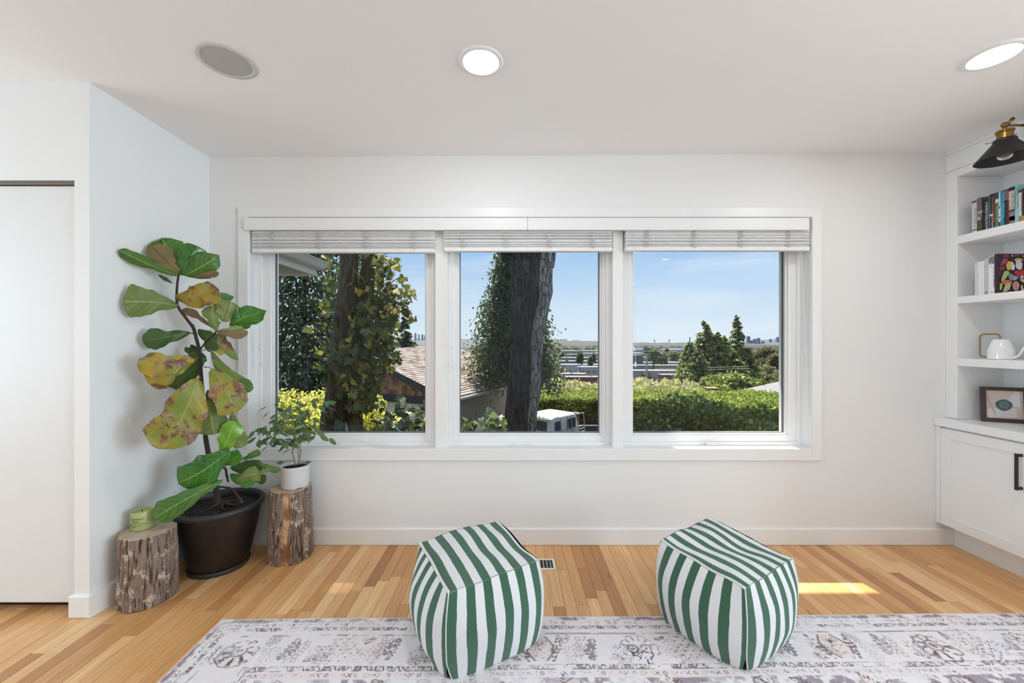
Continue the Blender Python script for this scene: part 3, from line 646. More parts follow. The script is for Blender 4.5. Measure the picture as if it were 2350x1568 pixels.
q = NM('bulb_glass'); bm_ = q.end(q.bsdf((.9,.9,.88), .04, 0, None, Transmission_Weight=.85, IOR=1.3))
MB().lathe([(.012,-.03),(.015,-.04),(.026,-.058),(.031,-.074),(.028,-.090),(.016,-.101),(.001,-.104)], (lx,ly,zt), 28, True, True).build('bulb', bm_, t, smooth=True)
MB().lathe([(.012,0),(.0125,-.034),(.010,-.036)], (lx,ly,zt), 20).build('bulb_base', B2, t, smooth=True)
# ================================================================== rug with a printed, worn pattern
def vnoise(shape, cell, seed, oct=1):
    """smooth value noise on a grid, cell size in pixels"""
    out = np.zeros(shape, np.float32); amp = 1.0; tot = 0
    for o_ in range(oct):
        r_ = np.random.default_rng(seed + o_); c = max(1.5, cell / 2 ** o_)
        gy, gx = int(shape[0] / c) + 3, int(shape[1] / c) + 3; g = r_.random((gy, gx), dtype=np.float32)
        yy = np.arange(shape[0]) / c; xx = np.arange(shape[1]) / c; iy, ix = yy.astype(int), xx.astype(int)
        fy, fx = (yy - iy)[:, None], (xx - ix)[None, :]; fy = fy*fy*(3-2*fy); fx = fx*fx*(3-2*fx)
        a = g[iy][:, ix]; b_ = g[iy][:, ix+1]; c_ = g[iy+1][:, ix]; d = g[iy+1][:, ix+1]
        out += amp * ((a*(1-fx)+b_*fx)*(1-fy) + (c_*(1-fx)+d*fx)*fy); tot += amp; amp *= .55
    return out / tot
RW, RH = 3.706, 2.45
def rug_image():
    res = .00165; nx, ny = int(RW/res), int(RH/res)
    u = ((np.arange(nx)+.5)*res)[None, :].astype(np.float32); v = ((np.arange(ny)+.5)*res)[:, None].astype(np.float32)   # v = distance from the edge by the window
    dU = np.minimum(u, RW-u) + 0*v; dV = np.minimum(v, RH-v) + 0*u; d = np.minimum(dU, dV)
    side = dU < dV; tt = np.where(side, v + 0*u, u + 0*v); half = np.where(side, RH/2, RW/2); tt = tt - half
    S_ = (ny, nx)
    n1 = vnoise(S_, 90, 1, 4); n2 = vnoise(S_, 14, 5, 3); n3 = vnoise(S_, 5, 9, 2); n4 = vnoise(S_, 240, 12, 3); n5 = vnoise(S_, 3, 31, 1)
    img = np.empty((ny, nx, 3), np.float32); img[:] = lin(232,226,229)
    def blend(mask, col, k=1.0):
        m = np.clip(mask*k, 0, 1)[..., None]; img[:] = img*(1-m) + np.array(lin(*col), np.float32)*m
    sm = lambda x, a, b_: np.clip((x-a)/(b_-a), 0, 1)
    wear = sm(n1, .36, .56) * sm(n2, .30, .46)            # where the print has survived
    blend(sm(n4, .5, .7)*.35, (236,222,220)); blend(sm(n2, .5, .75)*.22, (205,200,210))
    band = lambda a, b_: ((d > a) & (d < b_)).astype(np.float32)
    # outer stripe, guard ground, lines
    blend(band(.004,.023)*(.25+.75*sm(n2,.36,.55))*sm(vnoise(S_,60,77,2),.3,.5), (128,112,126), .9)
    blend(band(.0255,.0275)*sm(n2,.42,.52), (120,105,115), .8)
    blend(band(.028,.058)*.5*sm(n4,.45,.6), (232,214,212))
    blend(band(.302,.334)*.6*sm(n4,.35,.5), (232,214,212))
    for a in (.0575,.1095,.2975,.336): blend(band(a,a+.0022)*sm(n2,.44,.56), (130,115,122), .8)
    blend(band(.104,.1135)*sm(vnoise(S_,40,41,2),.5,.62), (150,145,150), .8)
    # guard motifs: small rings, crosses and hooks
    for c0, w in ((.043,.012), (.3175,.013)):
        for per, off, kind in ((.118,0,0),(.118,.030,1),(.118,.059,2),(.118,.085,3)):
            a = (tt + off) % per - per/2; b_ = d - c0; r_ = np.hypot(a, b_)
            if kind == 0: m = np.exp(-((r_-w*.55)/.0016)**2) + np.exp(-(r_/.0018)**2)
            elif kind == 1: m = (np.abs(np.abs(a)-np.abs(b_)) < .0019)*(r_ < w) * 1.0
            elif kind == 2: m = np.exp(-((np.hypot(a-.006, b_)-w*.4)/.0014)**2)*(b_ < .004) + np.exp(-(np.hypot(a+.012,b_+.003)/.0028)**2) + np.exp(-(np.hypot(a-.017,b_-.004)/.0022)**2)
            else:
                th = np.arctan2(b_, a); m = np.exp(-((r_ - w*(.62+.22*np.cos(5*th)))/.0013)**2)*.8
            blend(m*sm(n2,.34,.5)*(np.abs(b_) < w*1.15), (62,56,64) if kind != 3 else (140,128,134), .9)
    # meander rows
    for c0, w in ((.0715,.0085), (.286,.0105)):
        a = tt % .062; b_ = (d-c0)/w; inside = np.abs(b_) < 1
        cell = np.floor(tt/.031).astype(np.int32) % 2
        blk = ((a < .030) & (np.abs(np.abs((a/.031*2) % 2 - 1) - .5 - b_*.35) < .24)) | ((a > .034) & (np.hypot((a-.047), (d-c0)) > w*.42))
        blend(inside*blk*sm(n3,.28,.5)*sm(vnoise(S_,50,91,2),.33,.5), (104,88,92), .9)
        blend(inside*(np.hypot(a-.047, d-c0) < .0022), (48,42,50), .9)
        blend((np.abs(np.abs(b_)-1) < .14)*sm(n2,.4,.55), (120,104,108), .7)
    # palmettes and leaf sprays of the main border
    def motif(cu, cv, R, kind, rot=0.0, seed=0):
        x0, x1 = max(0, int((cu-2.0*R)/res)), min(nx, int((cu+2.0*R)/res)); y0, y1 = max(0, int((cv-2.0*R)/res)), min(ny, int((cv+2.0*R)/res))
        if x1 <= x0 or y1 <= y0: return
        X = (u[:, x0:x1]-cu)/R; Y_ = (v[y0:y1, :]-cv)/R
        c_, s_ = math.cos(rot), math.sin(rot); xr = X*c_+Y_*s_; yr = -X*s_+Y_*c_
        r_ = np.hypot(xr, yr); th = np.arctan2(xr, -yr)
        sub = img[y0:y1, x0:x1]; N1, N2, N3, N5 = n1[y0:y1, x0:x1], n2[y0:y1, x0:x1], n3[y0:y1, x0:x1], n5[y0:y1, x0:x1]
        sh = sub.shape[:2]; fade = sm(N2, .30, .42)
        def bl(m, col, k=1.0):
            m = np.clip(m*k, 0, 1)[..., None]; sub[:] = sub*(1-m) + np.array(lin(*col), np.float32)*m
        wob = (N3-.5)*.16 + (N2-.5)*.25
        if kind == 'palm':
            out = .95 + .16*np.abs(np.cos(4.5*th)) - .22*np.cos(th) + wob
            bl((r_ < out)*sm(N2,.35,.6), (228,210,204), .55)
            bl(np.exp(-((r_-out)/.05)**2)*fade, (92,78,84), .95)
            pet = np.abs((th*9/(2*PI)) % 1 - .5)
            bl(((r_ > .52) & (r_ < out-.10) & (pet < .17+wob))*fade, (112,90,90), .85)
            bl(((r_ > .60) & (r_ < out-.16) & (pet < .07))*fade, (60,52,66), .8)
            bl(np.exp(-((r_-.42-wob*.6)/.06)**2)*fade, (56,58,80), .9)
            bl((r_ < .34)*sm(N3,.45,.55), (215,190,182), .8); bl((r_ < .18+wob)*fade, (110,84,88), .7)
        elif kind == 'ring':
            for cxx in (-.42, .42):
                q_ = np.hypot(xr-cxx, yr*1.05)
                bl((q_ < .34), (232,222,218), .8); bl(np.exp(-((q_-.33-wob*.5)/.075)**2)*fade, (50,54,76), .95); bl((q_ < .12+wob)*fade, (110,100,110), .9)
            out = 1.05 + .09*np.abs(np.cos(7*th)) + .10*np.abs(np.cos(2*th)) + wob*.7
            bl(np.exp(-((r_-out)/.035)**2)*fade*(yr < .55), (88,76,84), .95)
            pet = np.abs((th*13/(2*PI)) % 1 - .5); bl(((r_ > .72) & (r_ < out-.08) & (pet < .16) & (yr < .3))*fade, (112,96,100), .9)
            bl((yr > .1)*(r_ < 1.25)*(np.abs(xr) < 1.0-.4*yr)*sm(N3,.57,.62), (62,60,72), .9)
        elif kind == 'urn':
            w_ = .45+.35*np.cos(yr*2.0)
            bl((np.abs(xr) < w_)*(np.abs(yr) < .9), (232,212,206), .7); bl(np.exp(-((np.abs(xr)-w_)/.07)**2)*(np.abs(yr) < .95)*fade, (100,78,76), .95)
            bl(np.exp(-(np.hypot(xr, (yr+.35))/.26)**2)*sm(N3,.42,.55), (52,56,80), .95)
            bl(sm(N5,.80,.86)*(np.abs(xr) < w_*.8)*(np.abs(yr) < .8), (60,54,66), .9)
            leafm = (np.abs(np.abs(xr)-.95+.25*yr) < .25*(1-np.abs(yr))+.06)*sm(N3+.15*np.sin(yr*22),.42,.52)
            bl(leafm*(np.abs(yr) < 1.0), (110,92,94), .9)
        elif kind == 'leaf':
            w_ = .34*np.sqrt(np.clip(1-yr*yr,0,1))*(1+.28*np.sin(yr*19)); 
            bl((np.abs(xr+.2*yr*yr) < w_)*sm(N3,.36,.5), (132,122,128), .9); bl(np.exp(-((np.abs(xr+.2*yr*yr)-w_)/.05)**2)*(np.abs(yr) < 1)*fade, (86,76,82), .9)
            for k in range(6):
                q_ = np.hypot(xr-.75-.1*(k%2), yr+.75-k*.3); bl(np.exp(-((q_-.17)/.04)**2)*fade, (186,158,152), .9)
            bl(np.exp(-((xr-.45-.1*np.sin(yr*5))/.035)**2)*(np.abs(yr) < 1.1)*fade, (120,105,108), .8)
        else:  # spray
            m = (np.abs((N3-.5)+.35*np.sin(xr*9+2*np.sin(yr*5)+seed)*np.cos(yr*8+seed)) < .055)*(r_ < 1.15+.3*np.sin(th*3+seed))
            bl(m*sm(N2,.28,.4), (112,104,110) if seed % 2 else (170,140,134), .8)
            bl(((np.sin(xr*13+seed)*np.cos(yr*12) > .74))*(r_ < .95)*sm(N3,.3,.45), (72,68,80) if seed % 2 else (150,120,114), .8)
    seq = ['palm','leaf','spray','leaf','urn','spray','urn','leaf','ring','spray','ring','leaf','urn','leaf','palm','spray','palm']
    for cv_, flip in ((.190, 0), (RH-.190, 1)):
        for k, kd in enumerate(seq):
            cu_ = .205 + k*(RW-.41)/(len(seq)-1); rot = PI*flip + ((.0 if kd != 'leaf' else (.25 if k % 4 == 1 else PI+.2)))
            motif(cu_, cv_ + random.uniform(-.008,.008), {'palm':.066,'ring':.064,'urn':.070,'leaf':.060,'spray':.074}[kd], kd, rot, k)
            motif(cu_ + .105, cv_ + (.052 if k % 2 else -.05), .026, 'leaf' if k % 3 else 'palm', random.random()*6, k)
            motif(cu_ - .07, cv_ + .02, .045, 'spray', 0, k+3)
    for cu_, rr_ in ((.190, PI/2), (RW-.190, -PI/2)):
        for k in range(9):
            motif(cu_, .42 + k*.20, .066, ['leaf','palm','spray','urn'][k % 4], rr_, k)
    # field
    fld = (d > .340)
    blend(fld*sm(n2,.40,.55)*sm(n1,.35,.55), (136,122,136), .85)
    for k in range(40):
        cu_, cv_ = random.uniform(.45, RW-.45), random.uniform(.44, RH-.44); motif(cu_, cv_, random.uniform(.05,.09), random.choice(['palm','urn','spray','leaf']), random.random()*6.3, k)
    for k in range(24): motif(.45 + k*.122, .385 + (k % 3)*.02, .045, random.choice(['palm','spray','urn']), random.random()*6.3, k)
    # overall wear, hem and fine speckle
    fw = (1-sm(n1,.28,.45))*.35; blend(fw*sm(n2,.35,.55), (226,223,228))
    blend(sm(n5,.86,.95)*.22, (170,165,172)); blend((d < .0045).astype(np.float32), (222,212,200))
    im = bpy.data.images.new('rug_print', nx, ny, alpha=False, float_buffer=False); im.colorspace_settings.name = 'sRGB'
    s = np.where(img <= .0031308, img*12.92, 1.055*np.clip(img,0,1)**(1/2.4)-.055)
    px = np.ones((ny, nx, 4), np.float32); px[..., :3] = s[::-1]; im.pixels.foreach_set(px.ravel()); im.update()
    return im
q = NM('rug_pile'); uvn = q.n('ShaderNodeTexCoord').outputs['UV']; it = q.n('ShaderNodeTexImage', {'Vector': uvn}); it.image = rug_image(); it.interpolation = 'Cubic'
wv = q.noise(q.coord('Object', (420, 420, 1)), 1.0, 2)
RUGM = q.end(q.bsdf(it.outputs[0], .9, 0, q.bump(wv, .25, .002), Sheen_Weight=.15))
ro = Vector((-1.328, 1.837, 0)); e1 = Vector((3.706, .041, 0)).normalized(); e2 = Vector((.041, -3.706, 0)).normalized()
nx, ny = 110, 72; V = []; UV = []
for j in range(ny+1):
    for i in range(nx+1):
        a, b_ = i/nx, j/ny; p = ro + e1*(RW*a) + e2*(RH*b_)
        p = p + e2*(.002*math.sin(a*25+1) * (1-b_)) + e1*(.002*math.sin(b_*17)*(1-a))
        V.append((p.x, p.y, .0075)); UV.append((a, 1-b_))
F = [(j*(nx+1)+i, (j+1)*(nx+1)+i, (j+1)*(nx+1)+i+1, j*(nx+1)+i+1) for j in range(ny) for i in range(nx)]
rug = tag(link('rug', fast_mesh('rug', V, F, RUGM, uv=UV, smooth=True)), 'faded oriental rug in pale lavender, grey and blush under the two poufs', 'rug')
hm = MB(); cor = [Vector(V[0]), Vector(V[nx]), Vector(V[-1]), Vector(V[ny*(nx+1)])]
edge = [Vector(V[i]) for i in range(nx+1)] + [Vector(V[j*(nx+1)+nx]) for j in range(1, ny+1)] + [Vector(V[ny*(nx+1)+i]) for i in range(nx-1, -1, -1)] + [Vector(V[j*(nx+1)]) for j in range(ny-1, 0, -1)]
n_ = len(edge); hm.add([(p.x,p.y,.0075) for p in edge] + [(p.x,p.y,.0003) for p in edge], [(i, (i+1)%n_, n_+(i+1)%n_, n_+i) for i in range(n_)])
hm.build('hem', flat(lin(214,204,192), .9), rug)

# ================================================================== two striped poufs
def stripes(name):
    q = NM(name); uvs = q.n('ShaderNodeTexCoord').outputs['UV']; sp = q.n('ShaderNodeSeparateXYZ', {0: uvs}); s = sp.outputs[0]
    v3 = q.coord('Object', (1,1,1)); w = q.noise(v3, 26, 3); w2 = q.noise(v3, 240, 2)
    s2 = q.math('ADD', s, q.math('ADD', q.math('MULTIPLY', q.math('SUBTRACT', w, .5), .05), q.math('MULTIPLY', q.math('SUBTRACT', w2, .5), .05)))
    fr = q.math('FRACT', s2); m = q.mr(fr, .49, .51)
    fib = q.noise(q.coord('UV', (60, 300, 1)), 3, 4, .6)
    green = q.ramp(fib, [(.3, lin(32,70,52)), (.5, lin(52,98,74)), (.68, lin(92,138,110))]); white = q.ramp(fib, [(.3, lin(222,221,222)), (.6, lin(248,247,247))])
    col = q.mix(m, green, white)
    wvx = q.n('ShaderNodeTexWave', {'Vector': uvs, 'Scale': 26.0, 'Distortion': 1.5, 'Detail': 2.0}, wave_type='BANDS', bands_direction='Y').outputs['Fac']
    h = q.math('ADD', q.math('MULTIPLY', wvx, .5), fib)
    return q.end(q.bsdf(col, .95, 0, q.bump(h, .5, .0035), Sheen_Weight=.2))
PST = stripes('striped_cotton'); PWH = plain('white_piping', (.70,.69,.69), .95, var=.05, vscale=60, bump=.4, bscale=300); PGY = plain('grey_backing', lin(118,112,106), .95, var=.1, vscale=80, bump=.4, bscale=300)
def pouf(cx, cyy, rz, half, hz, label, backs, seed, stripe0, per=.0735, sag=.015):
    """corners of hz: D front (-x,-y), C (+x,-y), B (+x,+y), A (-x,+y) in its own axes"""
    t = thing('pouf', (cx, cyy, .0075), label, 'pouf', None); ca, sa = math.cos(rz), math.sin(rz); n = 44
    hx, hy = half
    def width(z): # half-width factor against height 0..1
        return .975 + .035*min(1, (z/.20))**.6 + .03*math.sin(PI*min(1, max(0, (z-.15)/.85))) - .05*max(0, (z-.62)/.38)**1.6
    def top(u, v):
        a, b_ = (u+1)/2, (v+1)/2; h = hz[0]*(1-a)*(1-b_) + hz[1]*a*(1-b_) + hz[2]*a*b_ + hz[3]*(1-a)*b_
        r2 = (1-u*u)*(1-v*v)
        return h + .018*r2 - sag*math.exp(-((u*.5+v*.9)-.1)**2*5)*(1-u*u*.6) + .012*mnoise.noise(Vector((u*1.6+seed, v*1.4, seed)))
    def wr(p, k=1.0):
        return Vector((mnoise.noise(p*9+Vector((seed,0,0))), mnoise.noise(p*9+Vector((0,seed,5))), mnoise.noise(p*8+Vector((3,1,seed)))*.5))*.007*k
    def world(x, y_, z): return (cx + x*ca - y_*sa, cyy + x*sa + y_*ca, .0078 + z)
    def side(f, s, q_):
        """face f, s in -1..1 along it, q_ 0..1 from floor to top seam"""
        h = top(*[(s,-1),(1,s),(-s,1),(-1,-s)][f]); w = width(q_); bul = (.040,.036,.036,.064)[f]*(1-abs(s)**2.6)*math.sin(PI*min(1, .12+q_*.86))**.8
        ax = (hx, hy, hx, hy)[f]; an = (hy, hx, hy, hx)[f]; inn = .0
        if f in (3,) : inn = 0.0
        x = s*ax*w; yv = -(an*w) - bul + inn
        lowc = .075*max(0, 1-q_/.26)**1.5*(abs(s)**5); x *= 1 - lowc; 
        X, Yv = [(x, yv), (-yv, x), (-x, -yv), (yv, -x)][f]
        z = h*q_; p = Vector((X, Yv, z)); e = min(1, 3*(1-q_)+.12)*min(1, 3*(1-abs(s))+.1); p += wr(p, min(1, q_*4)*.9*e)
        return (p.x, p.y, max(.0, p.z))
    V, UV, F = [], [], []
    def addface(fn, uvf, nn_u, nn_v, flip=False):
        b0 = len(V)
        for j in range(nn_v+1):
            for i in range(nn_u+1):
                V.append(world(*fn(i/nn_u, j/nn_v))); UV.append(uvf(i/nn_u, j/nn_v))
        for j in range(nn_v):
            for i in range(nn_u):
                a = b0 + j*(nn_u+1)+i; q4 = (a, a+1, a+nn_u+2, a+nn_u+1); F.append(q4[::-1] if flip else q4)
    q0 = stripe0
    skip = {k for k, v_ in backs.items() if v_ == 'grey'}
    for f in range(4):
        ax = (hx, hy, hx, hy)[f]; sg = (1, 1, -1, -1)[f]; off = {0: q0, 1: .5, 2: q0, 3: .30}[f]
        if f in skip: continue
        addface(lambda a, b_, f=f: side(f, a*2-1, b_), lambda a, b_, ax=ax, sg=sg, off=off, f=f: (((a*2-1)*ax*sg + ax)/per + off + (.9*max(0, b_-.70)**1.5*(1-a) if f == 3 else 0), b_*hz[0]/per), n, 34)
    addface(lambda a, b_: ((a*2-1)*hx*width(1)*(1-.03*math.sin(PI*b_)), (b_*2-1)*hy*width(1), top(a*2-1, b_*2-1)), lambda a, b_: ((a*2*hx)/per + q0, b_*2*hy/per), n, n)
    me = fast_mesh('cover', V, F, PST, uv=UV, smooth=True); link('cover', me, t)
    for f in skip:
        V, UV, F = [], [], []
        addface(lambda a, b_, f=f: side(f, a*2-1, b_), lambda a, b_: (a, b_), n, 34); me = fast_mesh('back_panel', V, F, PGY, uv=UV, smooth=True); link('back_panel', me, t)
    # underside
    V, UV, F = [], [], []
    addface(lambda a, b_: (lambda p: (p[0]*.97, p[1]*.97, 0.0))(((a*2-1)*hx*width(0), (b_*2-1)*hy*width(0), 0)), lambda a, b_: (a, b_), 6, 6, True); link('underside', fast_mesh('underside', V, F, PGY, uv=UV), t)
    # seams
    def seam(name, fn, r, mat, m_=40):
        MB().tube([world(*fn(i/m_)) for i in range(m_+1)], r, 8).build(name, mat, t, smooth=True)
    W1 = width(1)
    seam('piping', lambda a: (-hx*W1*1.0, (a*2-1)*hy*W1, top(-1, a*2-1)+.001), .0058, PWH)
    seam('front_seam', lambda a: ((a*2-1)*hx*W1*.97, -hy*W1-.0005, top(a*2-1, -1)-.002), .0022, plain('seam_thread', lin(120,140,128), .9) if 'seam_thread' not in bpy.data.materials else bpy.data.materials['seam_thread'])
    def corner(a):
        p = side(0, -1, a); return (p[0]+.001, p[1]+.001, p[2])
    seam('corner_seam', corner, .0026, PWH)
    def corner2(a): 
        p = side(1, -1, a); return (p[0], p[1], p[2])
    seam('corner_seam', corner2, .003, PWH)
    return t
pouf(-.155, 1.768, math.radians(29), (.208, .196), (.326,.345,.370,.362), 'green and white striped cotton pouf in front of the white floor vent', {1: 'grey'}, 2.3, .02)
pouf(.962, 1.812, math.radians(33), (.206, .197), (.318,.330,.356,.354), 'green and white striped cotton pouf nearer the cabinet', {}, 7.7, .02, per=.070, sag=.026)

# ================================================================== stumps
def bark_mat(name, dark, mid, light_, patch, pthr):
    q = NM(name); v = q.coord('Object', (1,1,.35)); n1 = q.noise(v, 55, 5, .65); v2 = q.coord('Object', (1,1,1)); n2 = q.noise(v2, 18, 5, .6); n3 = q.noise(v2, 85, 4, .7)
    h = q.attr('tone'); c = q.ramp(q.math('ADD', q.math('MULTIPLY', n1, .5), q.math('MULTIPLY', h, .6)), [(.22, dark), (.5, mid), (.78, light_)])
    pm = q.math('MULTIPLY', q.mr(n2, pthr, pthr+.05), q.mr(n3, .43, .50)); c = q.mix(q.math('MULTIPLY', pm, q.mr(h, .3, .5)), c, patch)
    return q.end(q.bsdf(c, .9, 0, q.bump(n3, .5, .004)))
BARK1 = bark_mat('stump_bark', lin(30,21,17), lin(98,80,70), lin(138,120,108), lin(196,182,168), .545)
q = NM('cut_wood'); v = q.coord('Object'); 
def cutwood(cx, cyy):
    q = NM('cut_wood'); v = q.coord('Object', (1,1,1), (0,0,0), (-cx,-cyy,0)); w = q.n('ShaderNodeTexWave', {'Vector': v, 'Scale': 42.0, 'Distortion': 1.2, 'Detail': 2.0}, wave_type='RINGS', rings_direction='Z').outputs['Fac']
    n1 = q.noise(v, 14, 4); c = q.mix(q.mr(n1, .3, .7), lin(176,152,130), lin(205,186,166)); c = q.mix(q.mr(w, .3, 1, 0, .22), c, lin(140,112,90))
    return q.end(q.bsdf(c, .8, 0, q.bump(n1, .2, .003)))
q = NM('bare_wood'); v = q.coord('Object', (1,1,.12)); n1 = q.noise(v, 90, 5, .65); n2 = q.noise(q.coord('Object', (1,1,.5)), 20, 4, .6)
BARE = q.end(q.bsdf(q.mix(q.mr(n2,.42,.58), q.ramp(n1, [(.3, lin(104,62,40)), (.7, lin(160,112,78))]), q.ramp(n1, [(.3, lin(180,138,100)), (.7, lin(222,190,150))])), .75, 0, q.bump(n1, .4, .004)))
def stump(cx, cyy, r, h, label, seed, strip=None, taper=.0, sxy=(1,1)):
    t = thing('log_stump', (cx, cyy, 0), label, 'log stump'); nk, nz_ = 220, 60
    V, F, tone, mi = [], [], [], []
    for j in range(nz_+1):
        z = h*j/nz_
        for k in range(nk):
            a = 2*PI*k/nk; b0 = 1 + .035*math.sin(2*a+seed) + .022*math.sin(3*a+seed*2)
            p = Vector((math.cos(a)*2.3, math.sin(a)*2.3, z*5+seed)); wob = mnoise.noise(p*.9)*.02
            fis = abs(mnoise.noise(Vector((math.cos(a)*7.5+seed+mnoise.noise(Vector((a,z*9,seed)))*.5, math.sin(a)*7.5, z*4.5)))); fis2 = abs(mnoise.noise(Vector((math.cos(a)*17, math.sin(a)*17+seed, z*11))))
            hh = min(1, fis*5.5)*.62 + min(1, fis2*4)*.38
            instrip = False
            if strip:
                da = (a - strip[0] - .10*mnoise.noise(Vector((z*9, 3, seed))) + PI) % (2*PI) - PI; sw = strip[1]*(1+.25*mnoise.noise(Vector((z*7,8,seed))))
                instrip = abs(da) < sw
            rr_ = r*b0*(1 + wob + taper*(.5-z/h)) + (0 if instrip else (hh-.55)*.014) - (.008 if instrip else 0)
            if j in (0,): rr_ *= .985
            V.append((cx + math.cos(a)*rr_*sxy[0], cyy + math.sin(a)*rr_*sxy[1], max(0.0006, z + (.004*mnoise.noise(Vector((a*3, seed, 0))) if j == 0 else 0)))); tone.append(hh); 
            if j < nz_: mi.append(1 if instrip else 0)
    for j in range(nz_):
        for k in range(nk): F.append((j*nk+k, j*nk+(k+1)%nk, (j+1)*nk+(k+1)%nk, (j+1)*nk+k))
    F2 = np.array(F); me = fast_mesh('bark', V, F2[np.array(mi) == 0], BARK1, tone=tone); link('bark', me, t)
    if strip: o = link('bare_strip', fast_mesh('bare_strip', V, F2[np.array(mi) == 1], BARE, tone=tone), t); o['label'] = 'smooth orange-brown strip without bark'
    # sawn top
    V2 = [V[nz_*nk+k] for k in range(nk)]; V2 = [(cx + (x-cx)*.972, cyy + (y_-cyy)*.972, h+.0015) for x, y_, z in V2]; ring = [V[nz_*nk+k] for k in range(nk)]
    m = MB(); m.add(ring + V2, [(k, (k+1)%nk, nk+(k+1)%nk, nk+k) for k in range(nk)] + [tuple(nk+k for k in range(nk))]); m.build('sawn_top', cutwood(cx, cyy), t)
    return t
L1 = (-1.822, 2.006); H1 = .338; L2 = (-1.318, 2.392); H2 = .413
stump(*L1, .113, H1, 'short bark-covered log stump under the green candle', 3.1, None, .06, (1.0,1.0))
stump(*L2, .112, H2, 'taller log stump with a bare orange strip, under the white plant pot', 5.2, (-1.36, .21), .10, (1.0,.98))

# ================================================================== candle
kx, ky, kr, kh = -1.862, 2.018, .0445, .092; kz = H1 + .002
t = thing('candle', (kx, ky, kz), 'light green candle cup with black lettering on the short stump', 'candle')
GC = plain('green_ceramic', lin(168,178,116), .38, var=.03)
MB().lathe([(.038,0),(.0425,.002),(kr,.008),(kr,kh-.002),(kr-.001,kh),(kr-.0032,kh),(kr-.0040,kh-.002),(kr-.0040,kh-.018)], (kx,ky,kz), 56, True, False).build('cup', GC, t, smooth=False, angle=35)
MB().lathe([(kr-.004, kh-.016),(.02, kh-.0175),(.001, kh-.018)], (kx,ky,kz), 40, False, True).build('wax', flat(lin(206,212,160), .35), t, smooth=True)
MB().tube([(kx-.006,ky+.004,kz+kh-.019),(kx-.004,ky+.005,kz+kh-.004),(kx-.007,ky+.006,kz+kh+.001)], .0016, 6).build('wick', flat((.02,.018,.015)), t)
def wrap(s, size, ang_c, z, squash=1.0):
    o = text(s, size, (0,0,0), (1,0,0), (0,0,1), flat(lin(30,34,24)), t, 'CENTER', .0001, squash=squash)
    for v_ in o.data.vertices:
        a = ang_c + v_.co.x / kr; r_ = kr + .0003 + max(0, -v_.co.y); v_.co = Vector((kx + math.cos(a)*r_, ky + math.sin(a)*r_, kz + z + v_.co.z))
    for p_ in o.data.polygons: pass
    return o
toc = math.atan2(0-ky, 0-kx); AC = toc - .52
wrap('ROSEMARY', .0125, AC-.05, .057, 1.05); wrap('BASIL', .0125, AC-.05, .045, 1.05); wrap('tomato leaf, wild basil,', .0084, AC+.08, .0325, 1.15); wrap('& ginger root', .0084, AC-.05, .0235, 1.15)
m = MB(); aa = [AC-.62 + 1.15*i/20 for i in range(21)]
m.add([(kx+math.cos(a)*(kr+.0003), ky+math.sin(a)*(kr+.0003), kz+z) for z in (.0415,.0422) for a in aa], [(i,i+1,21+i+1,21+i) for i in range(20)]); m.build('printed_line', flat(lin(30,34,24)), t)

# ================================================================== large dark pot
PX, PY = -1.676, 2.296
t_pot = thing('planter_pot', (PX, PY, 0), 'large dark brown plastic planter with a rolled rim and green saucer', 'plant pot')
q = NM('brushed_brown'); v = q.coord('Object', (1,1,9)); n1 = q.noise(v, 40, 4, .6); n2 = q.noise(q.coord(), 6, 3)
POTM = q.end(q.bsdf(q.mix(q.math('MULTIPLY', q.mr(n1, .45, .65), q.mr(n2, .35, .6)), lin(34,27,26), lin(66,48,40)), .42, .25, q.bump(n1, .15, .002)))
RIMM = plain('rim_black', lin(44,43,45), .5, var=.06); SAU = plain('saucer_green', lin(46,56,50), .5)
MB().lathe([(.138,.012),(.142,.018),(.163,.10),(.184,.20),(.199,.29),(.206,.335),(.206,.345)], (PX,PY,0), 72, True, False).build('bowl', POTM, t_pot, smooth=True)
MB().lathe([(.205,.332),(.214,.334),(.2215,.341),(.2235,.352),(.220,.362),(.211,.367),(.203,.362),(.200,.350),(.199,.33)], (PX,PY,0), 80, False, False).build('rim', RIMM, t_pot, smooth=True)
MB().lathe([(.132,.0005),(.140,.0005),(.146,.004),(.151,.026),(.147,.028),(.143,.010)], (PX,PY,0), 72, True, False).build('saucer', SAU, t_pot, smooth=True)
def soil(name, cx, cyy, z, r, parent, seed, perlite=True):
    n = 60; V = []; F = []
    for j in range(18):
        for k in range(n):
            rr_ = r*(j/17); a = 2*PI*k/n; x, y_ = cx+rr_*math.cos(a), cyy+rr_*math.sin(a)
            V.append((x, y_, z + .012*mnoise.noise(Vector((x*14, y_*14, seed))) + .006*mnoise.noise(Vector((x*60, y_*60, seed))) - .012*(j/17)**3))
    F = [(j*n+k, j*n+(k+1)%n, (j+1)*n+(k+1)%n, (j+1)*n+k) for j in range(17) for k in range(n)]
    q = NM('soil'); v = q.coord(); n1 = q.noise(v, 90, 4, .7); vo = q.n('ShaderNodeTexVoronoi', {'Vector': v, 'Scale': 130.0}).outputs[0]; ng = q.noise(v, 50, 2)
    c = q.ramp(n1, [(.3, (.004,.003,.003)), (.7, (.028,.02,.016))]); 
    if perlite: c = q.mix(q.math('MULTIPLY', q.math('LESS_THAN', vo, .22), q.math('GREATER_THAN', ng, .56)), c, (.45,.44,.42))
    m = q.end(q.bsdf(c, .95, 0, q.bump(n1, .8, .006))); return stuff(link(name, fast_mesh('soil', V, F, m, smooth=True), parent))
soil('soil', PX, PY, .338, .2015, t_pot, 1.0)

